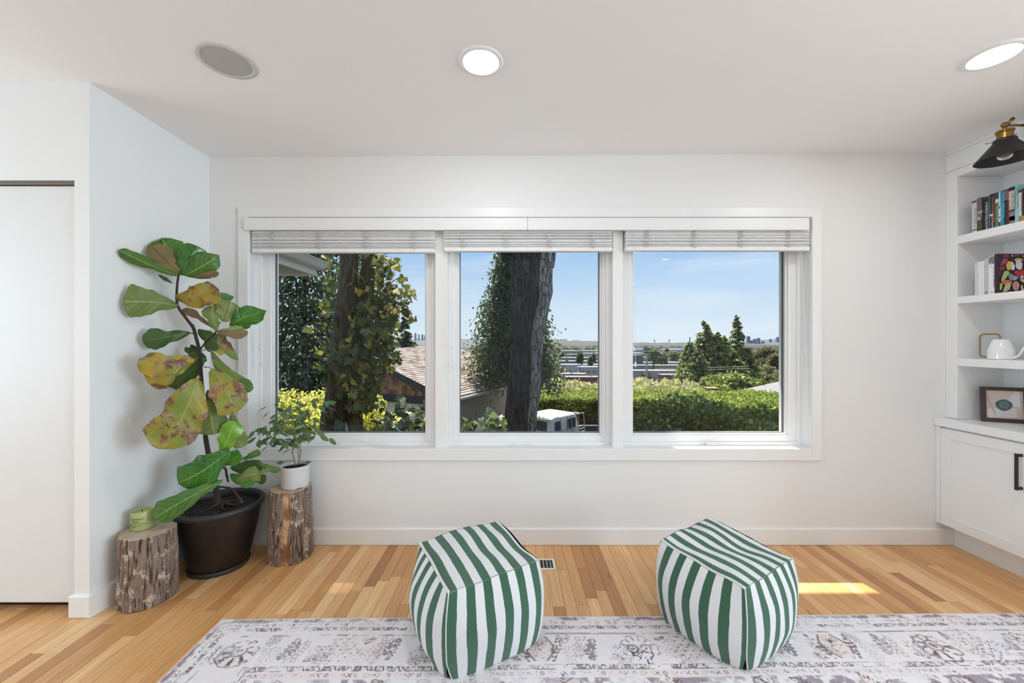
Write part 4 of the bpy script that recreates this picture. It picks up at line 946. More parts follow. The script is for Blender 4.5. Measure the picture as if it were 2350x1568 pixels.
# ================================================================== fiddle-leaf fig
def leaf_mat(name, base, base2, vein, rough, yellow=None, dmg=0.0, dmgcol=(lin(92,50,36), lin(168,140,124)), vw=.03, seed=0.0):
    q = NM(name); uv = q.n('ShaderNodeTexCoord').outputs['UV']; sp = q.n('ShaderNodeSeparateXYZ', {0: uv}); u = sp.outputs[0]; v = sp.outputs[1]
    obj = q.coord('Object'); nn1 = q.noise(obj, 9, 3); col = q.mix(q.mr(nn1, .35, .65), base, base2)
    au = q.math('ABSOLUTE', u)
    if yellow: 
        ny_ = q.noise(q.n('ShaderNodeVectorMath', {0: obj, 1: (seed, seed, 0)}, operation='ADD').outputs[0], 7, 2); col = q.mix(q.mr(ny_, .42, .60), col, yellow)
    lat = q.math('FRACT', q.math('SUBTRACT', q.math('MULTIPLY', v, 7.0), q.math('MULTIPLY', q.math('POWER', au, 1.15), 1.7)))
    latm = q.math('MULTIPLY', q.math('LESS_THAN', q.math('ABSOLUTE', q.math('SUBTRACT', lat, .5)), .028), q.math('LESS_THAN', au, .93))
    mid = q.math('LESS_THAN', au, vw)
    vm = q.math('MAXIMUM', q.math('MULTIPLY', latm, .6), q.math('MULTIPLY', mid, .95))
    vor = q.n('ShaderNodeTexVoronoi', {'Vector': q.coord('UV', (6, 16, 1)), 'Scale': 1.0}, feature='DISTANCE_TO_EDGE').outputs[0]
    fine = q.mr(vor, 0, .06, .22, 0); vm = q.math('MAXIMUM', vm, fine); col = q.mix(vm, col, vein)
    if dmg > 0:
        dn = q.noise(q.n('ShaderNodeVectorMath', {0: obj, 1: (seed*3, 0, seed)}, operation='ADD').outputs[0], 13, 5, .62)
        th = .62 - dmg*.16; e_ = q.math('ADD', dn, q.math('MULTIPLY', q.mr(au, .55, 1.0), .06)); dm = q.mr(e_, th, th+.015); halo = q.mr(e_, th-.06, th)
        col = q.mix(q.math('MULTIPLY', halo, .6), col, lin(150,120,50)); n5 = q.noise(obj, 30, 4, .7)
        col = q.mix(dm, col, q.ramp(n5, [(.36, dmgcol[0]), (.52, lin(120,84,62)), (.66, dmgcol[1])]))
    hgt = q.math('ADD', q.math('MULTIPLY', latm, -.6), q.math('ADD', q.math('MULTIPLY', mid, -1.0), q.math('MULTIPLY', q.math('SINE', q.math('MULTIPLY', lat, 6.28)), -.12)))
    b = q.bsdf(col, rough, 0, q.bump(hgt, .55, .004)); tr = q.n('ShaderNodeBsdfTranslucent', {'Color': q.mix(.5, col, lin(150,190,60))}).outputs[0]
    return q.end(q.n('ShaderNodeMixShader', {0: .14, 1: b, 2: tr}).outputs[0])
LM = dict(
    g=leaf_mat('leaf_green', lin(50,94,36), lin(72,118,46), lin(158,184,110), .38),
    gg=leaf_mat('leaf_glossy', lin(32,96,34), lin(54,124,44), lin(140,176,96), .20),
    br=leaf_mat('leaf_bright', lin(92,150,36), lin(118,172,52), lin(178,205,110), .28),
    d=leaf_mat('leaf_dark', lin(44,74,36), lin(60,90,44), lin(96,122,66), .42),
    o=leaf_mat('leaf_underside', lin(92,110,54), lin(108,126,66), lin(168,176,112), .55),
    ob=leaf_mat('leaf_olive_brown', lin(120,104,66), lin(132,122,74), lin(74,58,40), .55, vw=.045),
    pl=leaf_mat('leaf_pale', lin(128,144,84), lin(142,158,98), lin(70,70,44), .5, vw=.035),
    bn=leaf_mat('leaf_brown', lin(112,92,64), lin(138,118,92), lin(86,62,44), .6),
    y1=leaf_mat('leaf_yellowing', lin(120,128,44), lin(140,140,56), lin(150,160,84), .42, lin(176,146,52), .40, seed=2.0),
    y2=leaf_mat('leaf_scorched', lin(112,130,48), lin(136,146,60), lin(156,166,92), .42, lin(160,140,62), .42, seed=5.0),
    y3=leaf_mat('leaf_golden', lin(126,136,52), lin(150,136,50), lin(140,120,60), .45, lin(190,150,52), .50, (lin(110,64,40), lin(150,110,80)), seed=9.5),
    gd=leaf_mat('leaf_spotted', lin(78,112,46), lin(96,128,54), lin(140,160,90), .40, None, .22, seed=3.0))
SM_ = plain('fig_stem', lin(66,50,44), .75, var=.2, vscale=60, bump=.6, bscale=120)
PET = plain('petiole_green', lin(112,112,72), .5)
fig = thing('fiddle_leaf_fig', (PX, PY, .33), 'tall fiddle-leaf fig with green and scorched yellow-brown leaves in the dark planter', 'potted plant')
LXMIN = lambda y: -1.966 + (y-1.865)*.089 + .010
def keepin(p):
    """stay in front of the walls, sliding along the line of sight of no importance for the outline"""
    for _ in range(40):
        if p.y > 2.508 or p.x < LXMIN(p.y): p = Vector((p.x*.985, p.y*.985, CAM_Z + (p.z-CAM_Z)*.985))
        else: break
    return p
def fleaf(base, tip, wpx, mat, fold=.15, curl=.10, dy0=0.0, dy1=0.0, bend=0.0, wave=.09, Y=2.22, prof='fiddle', parent=None, pet=None, twist=0.0, name='leaf'):
    A_ = P(*base, Y + dy0); B_ = P(*tip, Y + dy1); A_ = keepin(A_); B_ = keepin(B_)
    ax = B_ - A_; L = ax.length; ax.normalize(); mid = (A_+B_)/2; view = (Vector((0,0,CAM_Z)) - mid).normalized()
    sd = ax.cross(view).normalized(); nn_ = sd.cross(ax).normalized()
    if twist: 
        R_ = Matrix.Rotation(twist, 3, ax); sd = R_ @ sd; nn_ = R_ @ nn_
    wm = wpx/920*mid.y/2; nu, nv = 12, 36; V, UV, F = [], [], []; ph = random.random()*6
    for j in range(nv+1):
        t_ = j/nv
        if prof == 'fiddle': w = (t_**.55)*max(0, 1-t_**5)**.58*(.70+.42*t_)/.76
        elif prof == 'round': w = (t_**.45)*max(0, 1-t_**3.6)**.55*(.86+.2*t_)/.84
        else: w = math.sin(PI*t_**.9)**.8
        if prof == 'fiddle': w = w - .10*math.exp(-((t_-.38)/.10)**2)
        w = max(.012, w) * (1 + (.07*math.sin(t_*15+ph) + .04*math.sin(t_*29+ph))*min(1, 4*t_))
        ws = 1.0
        c = A_ + ax*(L*t_) + sd*(bend*L*math.sin(PI*t_)) + nn_*(curl*L*math.sin(PI*t_))
        for i in range(-nu//2, nu//2+1):
            s = i/(nu/2); lift = -fold*wm*w*abs(s)**1.2 + wave*wm*math.sin(t_*15+ph+2*s)*abs(s) + .045*wm*math.sin(2*PI*(t_*7-1.7*abs(s)))*abs(s)*(1-abs(s))*2
            p = c + sd*(wm*w*s*(1 + .06*math.sin(t_*11 + ph + (2.1 if s > 0 else 0))*abs(s))) + ax*(.05*L*s*s*math.sin(PI*t_)) + nn_*lift; V.append(tuple(keepin(p))); UV.append((s, t_))
    nn2 = nu+1
    F = [(j*nn2+i, j*nn2+i+1, (j+1)*nn2+i+1, (j+1)*nn2+i) for j in range(nv) for i in range(nu)]
    o = link(name, fast_mesh(name, V, F, LM[mat] if isinstance(mat, str) else mat, uv=UV, smooth=True), parent or fig)
    if pet is not None:
        Pp = keepin(P(pet[0], pet[1], Y + (pet[2] if len(pet) > 2 else .02)))
        m = MB(); m.tube([Pp, (Pp+A_)/2 + Vector((0,0,.006)), A_, A_ + ax*L*.1 - nn_*.001], [.0028,.0024,.0022,.0014], 6); m.build('petiole', PET, o, smooth=True)
    return o
def z1(x, y): return (240 + x/3.0154, 520 + y/3.0154)
def z2(x, y): return (240 + x/3.4846, 980 + y/3.4846)
# trunk and branches
def stempts(pts, Ys): return smoothpts([keepin(P(*p, y)) for p, y in zip(pts, Ys)], 5)
tp = [z2(912,640), z2(890,480), z2(860,340), z2(820,160), z2(800,20), z1(690,1400), z1(680,1200), z1(665,1000), z1(655,860), z1(625,740), z1(613,700), z1(560,630), z1(505,545), z1(500,440), z1(512,330)]
n_ = len(tp); pts = stempts(tp, [2.30]*5 + [2.27,2.25,2.24,2.22,2.22,2.20,2.19,2.18,2.18,2.18])
m = MB(); rad = [ .0155 - .0105*min(1, (i/(len(pts)-1))**.8) for i in range(len(pts))]; rad = [max(.005, r_*(1+.10*mnoise.noise(Vector((i*.7,2,1))))) for i, r_ in enumerate(rad)]
rad[0] = .026; rad[1] = .021; rad[2] = .018
m.tube(pts, rad, 14); m.tube(stempts([z1(612,715), z1(612,678)], [2.21,2.21]), .0055, 8)
for a in (0, 1.3, 2.6, 3.9, 5.2): m.tube([(PX+.02, PY-.0, .352), (PX+.02+.05*math.cos(a), PY+.05*math.sin(a), .346), (PX+.02+.10*math.cos(a+.3), PY+.09*math.sin(a+.3), .330)], [.012,.007,.003], 7)
m.build('trunk', SM_, fig, smooth=True)
for tp_, Ys, r_ in (([z1(660,855), z1(700,800), z1(765,738), z1(775,700), z1(800,660)], [2.22]*5, (.005,.004,.004,.0035,.003)),
                ([z2(1105,607), z2(1060,545), z2(1015,495), z2(920,478)], [2.17,2.20,2.24,2.29], (.0065,.006,.006,.005)),
                ([z2(868,322), z2(920,318), z2(965,335), z2(975,380), z2(988,440)], [2.30,2.27,2.25,2.25,2.25], (.006,.006,.006,.006,.005)),
                ([z1(640,745), z1(600,740)], [2.22,2.22], (.003,.0025)), ([z1(660,905), z1(630,915)], [2.22,2.20], (.003,.0025))):
    pp = stempts(tp_, Ys); k_ = len(pp); MB().tube(pp, [r_[min(len(r_)-1, int(i/(k_-1)*(len(r_)-1)+.5))] for i in range(k_)], 8).build('branch', SM_, fig, smooth=True)
g1 = lambda b, t_, w, m_, **k: fleaf(z1(*b), z1(*t_), w/3.0154, m_, **k)
g2 = lambda b, t_, w, m_, **k: fleaf(z2(*b), z2(*t_), w/3.4846, m_, **k)
g1((520,335),(395,82),190,'g',Y=2.20,dy1=.06,fold=.2)
g1((512,345),(98,165),88,'g',Y=2.12,dy1=-.15,fold=.5,curl=-.05,bend=-.02)
g1((515,325),(322,132),165,'ob',Y=2.14,dy1=-.04,fold=.1,prof='round')
g1((530,338),(655,140),170,'gg',Y=2.15,dy1=.02,fold=.35,bend=-.05)
g1((545,340),(792,198),165,'g',Y=2.15,dy1=.04,fold=.25,bend=.03,prof='ell')
g1((608,352),(792,322),46,'bn',Y=2.16,fold=.2); g1((600,350),(700,318),40,'g',Y=2.17)
g1((472,395),(370,333),24,'d',Y=2.16,prof='ell')
g1((492,505),(785,430),195,'y3',Y=2.10,dy1=-.03,fold=.2,wave=.12,bend=.06,prof='round')
g1((512,548),(128,520),225,'o',Y=2.14,dy1=-.16,fold=.15,curl=.05,bend=.04,pet=(*z1(500,545),.04))
g1((745,700),(538,572),58,'bn',Y=2.19,fold=.3,bend=.05)
g1((810,600),(800,458),140,'g',Y=2.26)
g1((822,662),(868,518),165,'pl',Y=2.16,fold=.35,prof='round')
g1((775,722),(748,545),120,'o',Y=2.14,fold=.3,bend=-.06)
g1((868,690),(1120,588),150,'gg',Y=2.19,dy1=-.03,fold=.25,prof='ell',bend=-.06)
g1((772,728),(992,738),62,'bn',Y=2.15,fold=.3,bend=.07); g1((775,725),(960,712),60,'pl',Y=2.16,fold=.3)
g1((598,735),(262,795),142,'d',Y=2.18,dy1=-.12,fold=.2,pet=(*z1(625,760),.03))
g1((648,712),(815,838),140,'d',Y=2.25,fold=.2)
g1((782,738),(928,928),68,'gd',Y=2.18,fold=.3,bend=.05,prof='ell')
g1((735,858),(1012,1132),125,'gd',Y=2.16,dy1=.02,fold=.35,curl=.05,bend=.10,pet=(*z1(665,862),.05)); g1((760,860),(825,878),40,'y1',Y=2.15)
g1((905,1050),(1015,1140),90,'g',Y=2.17,prof='round')
g1((742,985),(905,1292),240,'y2',Y=2.08,fold=.12,curl=.06,wave=.09,bend=-.05,prof='round',pet=(*z1(690,975),.10))
g1((628,925),(225,958),190,'y1',Y=2.10,dy1=-.16,fold=.18,wave=.10,bend=-.05,prof='round',pet=(*z1(655,905),.10)); g1((600,930),(300,1085),170,'y1',Y=2.09,dy1=-.10,fold=.1,wave=.08,prof='fiddle')
g1((640,830),(560,870),60,'d',Y=2.25); g1((600,815),(655,960),110,'d',Y=2.25); g1((690,930),(455,1115),175,'d',Y=2.27,fold=.2)
g1((645,1052),(385,1542),335,'y2',Y=2.02,dy1=-.09,fold=.10,curl=.04,wave=.09,bend=-.05,prof='round',pet=(*z1(665,1050),.18))
g1((715,1205),(760,1440),222,'o',Y=2.10,fold=.35,prof='round',curl=.06)
g1((812,1565),(905,1348),155,'br',Y=2.13,fold=.25,prof='round')
g1((880,1288),(950,1530),115,'o',Y=2.20,fold=.2,bend=.04)
g1((700,1235),(765,1135),85,'d',Y=2.24); g1((690,1295),(615,1245),80,'d',Y=2.22,prof='round'); g1((692,1392),(628,1382),32,'d',Y=2.2)
g2((1003,188),(590,450),285,'gg',Y=2.12,dy1=-.06,fold=.22,curl=.08,bend=-.05,prof='round',pet=(*z2(940,200),.1))
g2((900,318),(1092,222),118,'gg',Y=2.18,fold=.3); g2((1090,265),(1245,198),58,'g',Y=2.22,fold=.3); g2((1195,262),(1402,352),52,'g',Y=2.24,fold=.4,bend=.06)
g2((1005,330),(1268,318),135,'d',Y=2.30,fold=.2,prof='round'); g2((1045,440),(1245,372),125,'o',Y=2.16,fold=.3,bend=-.08); g2((1200,372),(1325,340),34,'o',Y=2.17)
g2((1000,382),(1205,445),110,'gg',Y=2.20,fold=.3,bend=.05,prof='round'); g2((1185,430),(1292,415),78,'d',Y=2.26)
g2((948,425),(392,735),185,'g',Y=2.06,dy0=.06,dy1=-.08,fold=.22,curl=.10,bend=.02)

# ================================================================== ficus in the white pot
QX, QY, QZ = -1.295, 2.395, H2 + .002
tw = thing('white_pot', (QX, QY, QZ), 'small smooth white plant pot with low cutout feet on the taller stump', 'plant pot')
WPM = plain('white_pot', (.62,.62,.63), .5, var=.01)
n = 72; prof_ = [(.064,0),(.071,.001),(.0745,.010),(.0775,.070),(.080,.126),(.0805,.129),(.079,.131),(.0765,.129),(.075,.105)]
m = MB(); vs = []
for j, (r_, z) in enumerate(prof_):
    for k in range(n):
        a = 2*PI*k/n; zz = z
        if j <= 1 and abs(((a*3/(2*PI)) % 1) - .62) < .09: zz = .006
        vs.append((QX+r_*math.cos(a), QY+r_*math.sin(a), QZ+zz))
fs = [(j*n+k, j*n+(k+1)%n, (j+1)*n+(k+1)%n, (j+1)*n+k) for j in range(len(prof_)-1) for k in range(n)]; m.add(vs, fs); m.build('pot_shell', WPM, tw, smooth=True)
soil('soil', QX, QY, QZ+.118, .0765, tw, 4.0, False)
fic = thing('weeping_fig', (QX, QY, QZ+.11), 'small leafy weeping fig with thin woven stems in the white pot', 'potted plant')
FSM = plain('fig_bark', lin(150,128,108), .7, var=.12, vscale=50, bump=.3)
def zf(x, y): return (540 + x/2.5696, 460 + y/2.5696)
tips = []
def fstem(pts, Ys, r0, r1):
    pp = smoothpts([P(*p, y) for p, y in zip(pts, Ys)], 5); k_ = len(pp)
    MB().tube(pp, [r0+(r1-r0)*i/(k_-1) for i in range(k_)], 7).build('stem', FSM, fic, smooth=True); return pp
st = [fstem([(678,1068),(672,1040),(676,1010),(668,985),(655,960),(650,935)], [2.39,2.39,2.38,2.38,2.37,2.37], .0042,.0016), fstem([(684,1068),(690,1035),(686,1005),(690,975),(700,950),(716,925)], [2.40]*6, .0042,.0014),
      fstem([(690,1066),(684,1035),(694,1000),(706,980),(722,965)], [2.38]*5, .0036,.0012), fstem([(672,1000),(650,985),(625,975),(600,985)], [2.38,2.36,2.34,2.32], .002,.0009), fstem([(688,1000),(715,990),(740,1000)], [2.38,2.36,2.34], .002,.0009),
      fstem([(660,970),(640,950),(628,930)], [2.37,2.35,2.34], .0016,.0008), fstem([(698,960),(730,935),(748,920)], [2.40,2.41,2.42], .0016,.0008), fstem([(675,1030),(650,1015),(640,1010)], [2.39,2.36,2.35], .0016,.0008),
      fstem([(690,975),(675,950),(668,925)], [2.39,2.40,2.40], .0016,.0008), fstem([(655,985),(635,1000),(622,1020)], [2.37,2.35,2.34], .0014,.0008), fstem([(610,978),(598,1000),(592,1015)], [2.34,2.33,2.33], .0012,.0007)]
FL = leaf_mat('ficus_leaf', lin(66,98,58), lin(90,122,76), lin(140,165,120), .32, vw=.06)
FL2 = leaf_mat('ficus_leaf_pale', lin(110,138,96), lin(136,160,124), lin(175,190,160), .38, vw=.06)
def small_leaf_mesh(mat, seed):
    r_ = random.Random(seed); V, UV, F = [], [], []; nu, nv = 4, 8
    for j in range(nv+1):
        t_ = j/nv; w = .22*math.sin(PI*t_**.85)**.8*(1 if t_ < .85 else .8) + .001
        for i in range(-2, 3):
            s = i/2; V.append((w*s, t_, -.10*w*abs(s)*4*.5 - .35*t_*t_*.6 + .02*math.sin(t_*9+seed))); UV.append((s, t_))
    F = [(j*5+i, j*5+i+1, (j+1)*5+i+1, (j+1)*5+i) for j in range(nv) for i in range(4)]
    return fast_mesh('leaf', V, F, mat, uv=UV, smooth=True)
lms = [small_leaf_mesh(FL, k) for k in range(4)] + [small_leaf_mesh(FL2, 9)]
rl = random.Random(11); cnt = 0
def put_leaf(p, d, size, k):
    d = d.normalized(); up_ = Vector((rl.uniform(-.5,.5), rl.uniform(-.9,.1), rl.uniform(.2,1))).normalized(); x = d.cross(up_).normalized(); z = x.cross(d)
    o = bpy.data.objects.new('leaf', lms[k]); C.objects.link(o); o.parent = fic; o.matrix_parent_inverse = Matrix.Translation(-fic.location)
    M = Matrix(((x.x, d.x, z.x, p.x), (x.y, d.y, z.y, p.y), (x.z, d.z, z.z, p.z), (0,0,0,1))); o.matrix_basis = M @ Matrix.Scale(size, 4)
for si, pp in enumerate(st):
    main = si < 3
    for i, p in enumerate(pp):
        if main and i < len(pp)*.38: continue
        reps = 1
        for _ in range(reps):
            a = rl.random()*2*PI; out = Vector((math.cos(a), math.sin(a)*.75, rl.uniform(-.35,.45)))
            q_ = p + out*rl.uniform(.006,.05)
            if q_.y + out.y*.06 > 2.585: out.y = -abs(out.y)
            put_leaf(q_, out + Vector((0,0,-.45)), rl.uniform(.046,.072), rl.choice([0,1,2,3,4] if p.z < .80 else [0,1,2,3])); cnt += 1
for p, d, s in ((P(612,1005,2.33), (-.6,0,-1), .06), (P(640,1015,2.35), (-1,-.2,-.5), .055), (P(735,1000,2.36), (.9,-.1,-.5), .06), (P(600,985,2.33), (-1,0,-.2), .05), (P(652,1062,2.34), (-1,-.2,.1), .045), (P(700,1062,2.38), (1,-.2,.3), .04), (P(640,925,2.38), (-.3,0,.8), .05), (P(745,925,2.42), (.8,0,.1), .07), (P(725,985,2.38), (1,-.3,-.6), .075)):
    put_leaf(p, Vector(d), s, rl.randrange(4))
# ================================================================== outside
R5 = np.random.default_rng(55)
def foliage_mat(name, stops, trans=(.25,.35,.05), tk=.35, rough=.6, rand=False):
    q = NM(name); t = q.n('ShaderNodeObjectInfo').outputs['Random'] if rand else q.attr('tone')
    c = q.ramp(t, stops); b = q.bsdf(c, rough); tr = q.n('ShaderNodeBsdfTranslucent', {'Color': q.mix(.5, c, trans)}).outputs[0]
    return q.end(q.n('ShaderNodeMixShader', {0: tk, 1: b, 2: tr}).outputs[0])
DIAMOND = (np.array([[0,0,0],[.38,.5,.06],[0,1,0],[-.38,.5,.06]]), np.array([[0,1,2],[0,2,3]]))
QUAD3 = (np.array([[0,0,0],[.30,.45,.03],[0,1,-.08],[-.30,.45,.03]]), np.array([[0,1,2],[0,2,3]]))
_ml = [(0,0),(.16,.12),(.55,.10),(.36,.30),(.62,.52),(.30,.52),(.26,.72),(0,1.0),(-.26,.72),(-.30,.52),(-.62,.52),(-.36,.30),(-.55,.10),(-.16,.12)]
MAPLE = (np.array([[0,.38,.03]] + [[x, y, -.10*abs(x)-.10*y*y] for x, y in _ml]), np.array([[0, 1+i, 1+(i+1) % len(_ml)] for i in range(len(_ml))]))
def frames(n, axis=None, spread=1.0):
    """random orientations; axis (n,3) gives the growth direction, spread the disorder"""
    d = R5.normal(size=(n,3)) * spread
    if axis is not None: d = d + axis
    d /= np.linalg.norm(d, axis=1, keepdims=True) + 1e-9
    r = R5.normal(size=(n,3)) + np.array([0,0,1.2]); x = np.cross(d, r); x /= np.linalg.norm(x, axis=1, keepdims=True) + 1e-9; z = np.cross(x, d)
    return x, d, z
def cloud(name, pts, size, tmpl, mat, parent, axis=None, spread=1.0, tone=None, kind=True):
    T_, F_ = tmpl; n = len(pts); x, d, z = frames(n, axis, spread); s = (np.asarray(size) * np.ones(n))[:, None, None]
    V = pts[:, None, :] + s * (T_[None,:,0:1]*x[:,None,:] + T_[None,:,1:2]*d[:,None,:] + T_[None,:,2:3]*z[:,None,:])
    F = (np.arange(n)[:,None,None]*len(T_) + F_[None]).reshape(-1, 3)
    tn = np.repeat(R5.random(n) if tone is None else np.asarray(tone), len(T_))
    o = link(name, fast_mesh(name, V.reshape(-1,3), F, mat, tone=tn), parent)
    if kind: stuff(o)
    return o
def bark_tree_mat(name, dark, light_, moss=None):
    q = NM(name); v = q.coord('Object', (1,1,.16)); n1 = q.noise(v, 13, 6, .68, .4); n2 = q.noise(q.coord(), 3, 4)
    vo = q.n('ShaderNodeTexVoronoi', {'Vector': q.coord('Object', (1,1,.2)), 'Scale': 16.0}, feature='DISTANCE_TO_EDGE').outputs[0]
    c = q.ramp(n1, [(.34, dark), (.68, light_)])
    c = q.mix(q.mr(vo, 0, .05, .7, 0), c, tuple(x*.35 for x in dark))
    if moss: c = q.mix(q.mr(n2, .5, .65, 0, .6), c, moss)
    return q.end(q.bsdf(c, .95, 0, q.bump(q.math('ADD', n1, q.mr(vo, 0, .08)), 1.0, .05)))
BK1 = bark_tree_mat('maple_bark', lin(52,40,32), lin(128,104,80), lin(84,80,46)); BK2 = bark_tree_mat('big_bark', lin(24,23,22), lin(98,93,88)); BK3 = bark_tree_mat('big_bark_light', lin(84,80,74), lin(204,196,182))
def trunk(name, pts, r, mat, parent, n=64, rough=.06, seed=1.0):
    pp = smoothpts(pts, 14); k_ = len(pp); V, F = [], []
    for i, p in enumerate(pp):
        f = i/(k_-1)*(len(r)-1); j = min(len(r)-2, int(f)); rr_ = r[j]*(1-(f-j)) + r[j+1]*(f-j)
        for k in range(n):
            a = 2*PI*k/n; wz = .25*mnoise.noise(Vector((seed, p.z*1.4, a))); h = mnoise.noise(Vector((math.cos(a)*2.2+seed, math.sin(a)*2.2, p.z*.7)))*rough*1.6 + min(.34, abs(mnoise.noise(Vector((math.cos(a+wz)*7+seed, math.sin(a+wz)*7, p.z*.9)))))*rough*2.6
            V.append((p.x + math.cos(a)*rr_*(1+h), p.y + math.sin(a)*rr_*(1+h), p.z))
    F = [(i*n+k, i*n+(k+1)%n, (i+1)*n+(k+1)%n, (i+1)*n+k) for i in range(k_-1) for k in range(n)]
    return link(name, fast_mesh(name, V, F, mat, smooth=True), parent)
def gz(y, x=0.0):    # height of the hillside
    ys = (-50, 2.9, 5, 8, 17, 30, 60, 150, 300, 600, 20000); zs = (-1.0, -1.0, -2.0, -2.8, -3.95, -6.5, -13, -30, -41, -43, -43)
    return float(np.interp(y, ys, zs))
# hillside and plain
q = NM('ground_cover'); v = q.coord('Object'); n1 = q.noise(v, .25, 5, .6); n2 = q.noise(v, .012, 5, .6)
GM = q.end(q.bsdf(q.mix(q.mr(n2, .45, .6), q.ramp(n1, [(.3, lin(26,32,20)), (.7, lin(44,50,34))]), lin(48,48,47)), .95))
ysg = [2.85,3.5,4.5,6,8,10,12,14,17,20,24,30,40,50,60,80,110,150,220,300,450,700,1200,2500,6000,12000]
V = []; F = []; ng = 14
for j, y in enumerate(ysg):
    for i in range(ng+1):
        xw = max(25, y*2.2); V.append((-xw + 2*xw*i/ng, y, gz(y)))
F = [(j*(ng+1)+i, j*(ng+1)+i+1, (j+1)*(ng+1)+i+1, (j+1)*(ng+1)+i) for j in range(len(ysg)-1) for i in range(ng)]
struct(link('ground', fast_mesh('ground', V, F, GM)))
# far ridges, with the distance haze put into their grey-blue colours
def ridge(name, Y, x0, x1, top, col, seed, n=120):
    V = []; F = []
    for i in range(n+1):
        px = x0 + (x1-x0)*i/n; t_ = top(px) + 2.2*mnoise.noise(Vector((px*.045, seed, 0))) + 1.2*mnoise.noise(Vector((px*.3, seed, 4)))
        a = P(px, t_, Y); V += [(a.x, Y, a.z), (a.x, Y-900, -43), (a.x*1.02, Y+900, -43)]
    F = [(3*i+1, 3*i+4, 3*i+3, 3*i) for i in range(n)] + [(3*i, 3*i+3, 3*i+5, 3*i+2) for i in range(n)]
    q = NM(name+'_cover'); n1 = q.noise(q.coord('Object', (1,1,1)), .006, 5, .7)
    return struct(link(name, fast_mesh(name, V, F, q.end(q.bsdf(q.mix(q.mr(n1,.35,.65), col, tuple(c*1.18 for c in col)), .95)))))
ridge('hills', 6500, 560, 1300, lambda px: 778 + (px-1000)*.004, (.055,.062,.07), 1.0)
ridge('hill_left', 3800, 500, 1110, lambda px: np.interp(px, (500, 950, 1000, 1060, 1110), (772, 782, 776, 777, 786)), (.075,.082,.09), 4.0)
ridge('hill_right', 6000, 1690, 2000, lambda px: np.interp(px, (1690, 1730, 1800, 2000), (792, 782, 777, 772)), (.07,.08,.10), 7.0)
ridge('hill_middle', 5200, 1200, 1720, lambda px: np.interp(px, (1200, 1240, 1375, 1470, 1600, 1720), (784, 781, 783, 787, 786, 788)), (.045,.05,.048), 11.0)

# ------------------------------------------------------------------ own roof edge seen at the upper left
SOF = plain('soffit_paint', lin(206,196,180), .7, var=.03, vscale=2); GUT = plain('gutter_paint', lin(222,216,204), .45, var=.02, vscale=3)
t = thing('roof_eave', (-3.2, 4.2, 2.2), 'cream roof eave with a white gutter at the top of the left pane', 'eave')
MB().box(-4.2, -2.66, 2.9, 5.40, 2.19, 2.20).build('soffit', SOF, t)
MB().box(-2.675, -2.640, 2.9, 5.42, 2.165, 2.275).build('fascia', GUT, t); MB().box(-4.2, -2.675, 5.39, 5.42, 2.165, 2.275).build('fascia', GUT, t)
g = MB(); prf = [(-2.638,2.245),(-2.575,2.245),(-2.545,2.262),(-2.520,2.300),(-2.505,2.330),(-2.492,2.335),(-2.492,2.350),(-2.512,2.350),(-2.530,2.300),(-2.560,2.262),(-2.638,2.258)]
for y in (2.95, 5.45): g.v += [(a, y, b_) for a, b_ in prf]
k_ = len(prf); g.f += [(i, (i+1)%k_, k_+(i+1)%k_, k_+i) for i in range(k_)] + [tuple(range(k_-1,-1,-1)), tuple(range(k_, 2*k_))]; g.mi += [0]*(k_+2); g.build('gutter', GUT, t)
sh = MB(); sh.add([(-4.2,2.9,2.9),(-4.2,5.42,2.9),(-2.56,5.42,2.30),(-2.56,2.9,2.30),(-4.2,2.9,2.86),(-4.2,5.42,2.86),(-2.56,5.42,2.27),(-2.56,2.9,2.27)], [(0,3,2,1),(4,5,6,7),(1,2,6,5),(0,4,7,3)]); sh.build('roof_panel', plain('roof_grey', lin(96,88,82), .9), t)
struct(MB().box(-4.0, -3.35, 2.9, 4.95, -1.5, 2.19).build('wall_wing', plain('siding_beige', lin(200,192,178), .8)))
struct(MB().box(-2.45, 4.4, YW+T, 3.62, 2.46, 2.56).build('soffit_slab', SOF))

# ------------------------------------------------------------------ conifers
def conifer(name, x, y, ztop, zbase, r, label, mat, leafsize, n, droop=.35, seed=0, gap=0.0, upper=1.0, cat='tree', group=None, prof=1.0, tk_r=.12, sway=0.0):
    t = thing(name, (x, y, gz(y)), label, cat, group); H = ztop - zbase
    MB().tube([(x,y,gz(y)), (x+sway*.4,y,zbase), (x+sway,y,ztop-.02*H)], [tk_r*1.2, tk_r, .02], 10).build('trunk', BK2, t, smooth=True)
    r_ = np.random.default_rng(seed); per = 24; nb = n//per; P_ = []; A_ = []; T_ = []
    for b_ in range(nb):
        f = r_.random()**.75; z0 = ztop - H*f; az = r_.random()*2*PI
        L = r*(min(1, f**prof) + .03)*(.84 + .26*r_.random())*(upper if f < .3 else 1)
        if gap and r_.random() < gap: L *= .55
        s = r_.random(per)**.7; dd = np.array([math.cos(az), math.sin(az)])
        sp = r_.normal(size=(per,2))*(.07+.10*s[:,None])*L*.9
        pts = np.stack([x + sway*(1-f) + dd[0]*L*s + sp[:,0], y + dd[1]*L*s + sp[:,1], z0 + .12*L*s - droop*L*s*s + r_.normal(size=per)*.05*L - np.abs(r_.normal(size=per))*.06*L], 1)
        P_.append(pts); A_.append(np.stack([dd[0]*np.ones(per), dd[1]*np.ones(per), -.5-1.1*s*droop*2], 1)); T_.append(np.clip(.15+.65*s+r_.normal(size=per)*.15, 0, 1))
    P_ = np.concatenate(P_); A_ = np.concatenate(A_); T_ = np.concatenate(T_)
    cloud('foliage', P_, leafsize*(.6+.8*r_.random(len(P_))), QUAD3, mat, t, A_, .45, T_)
    return t
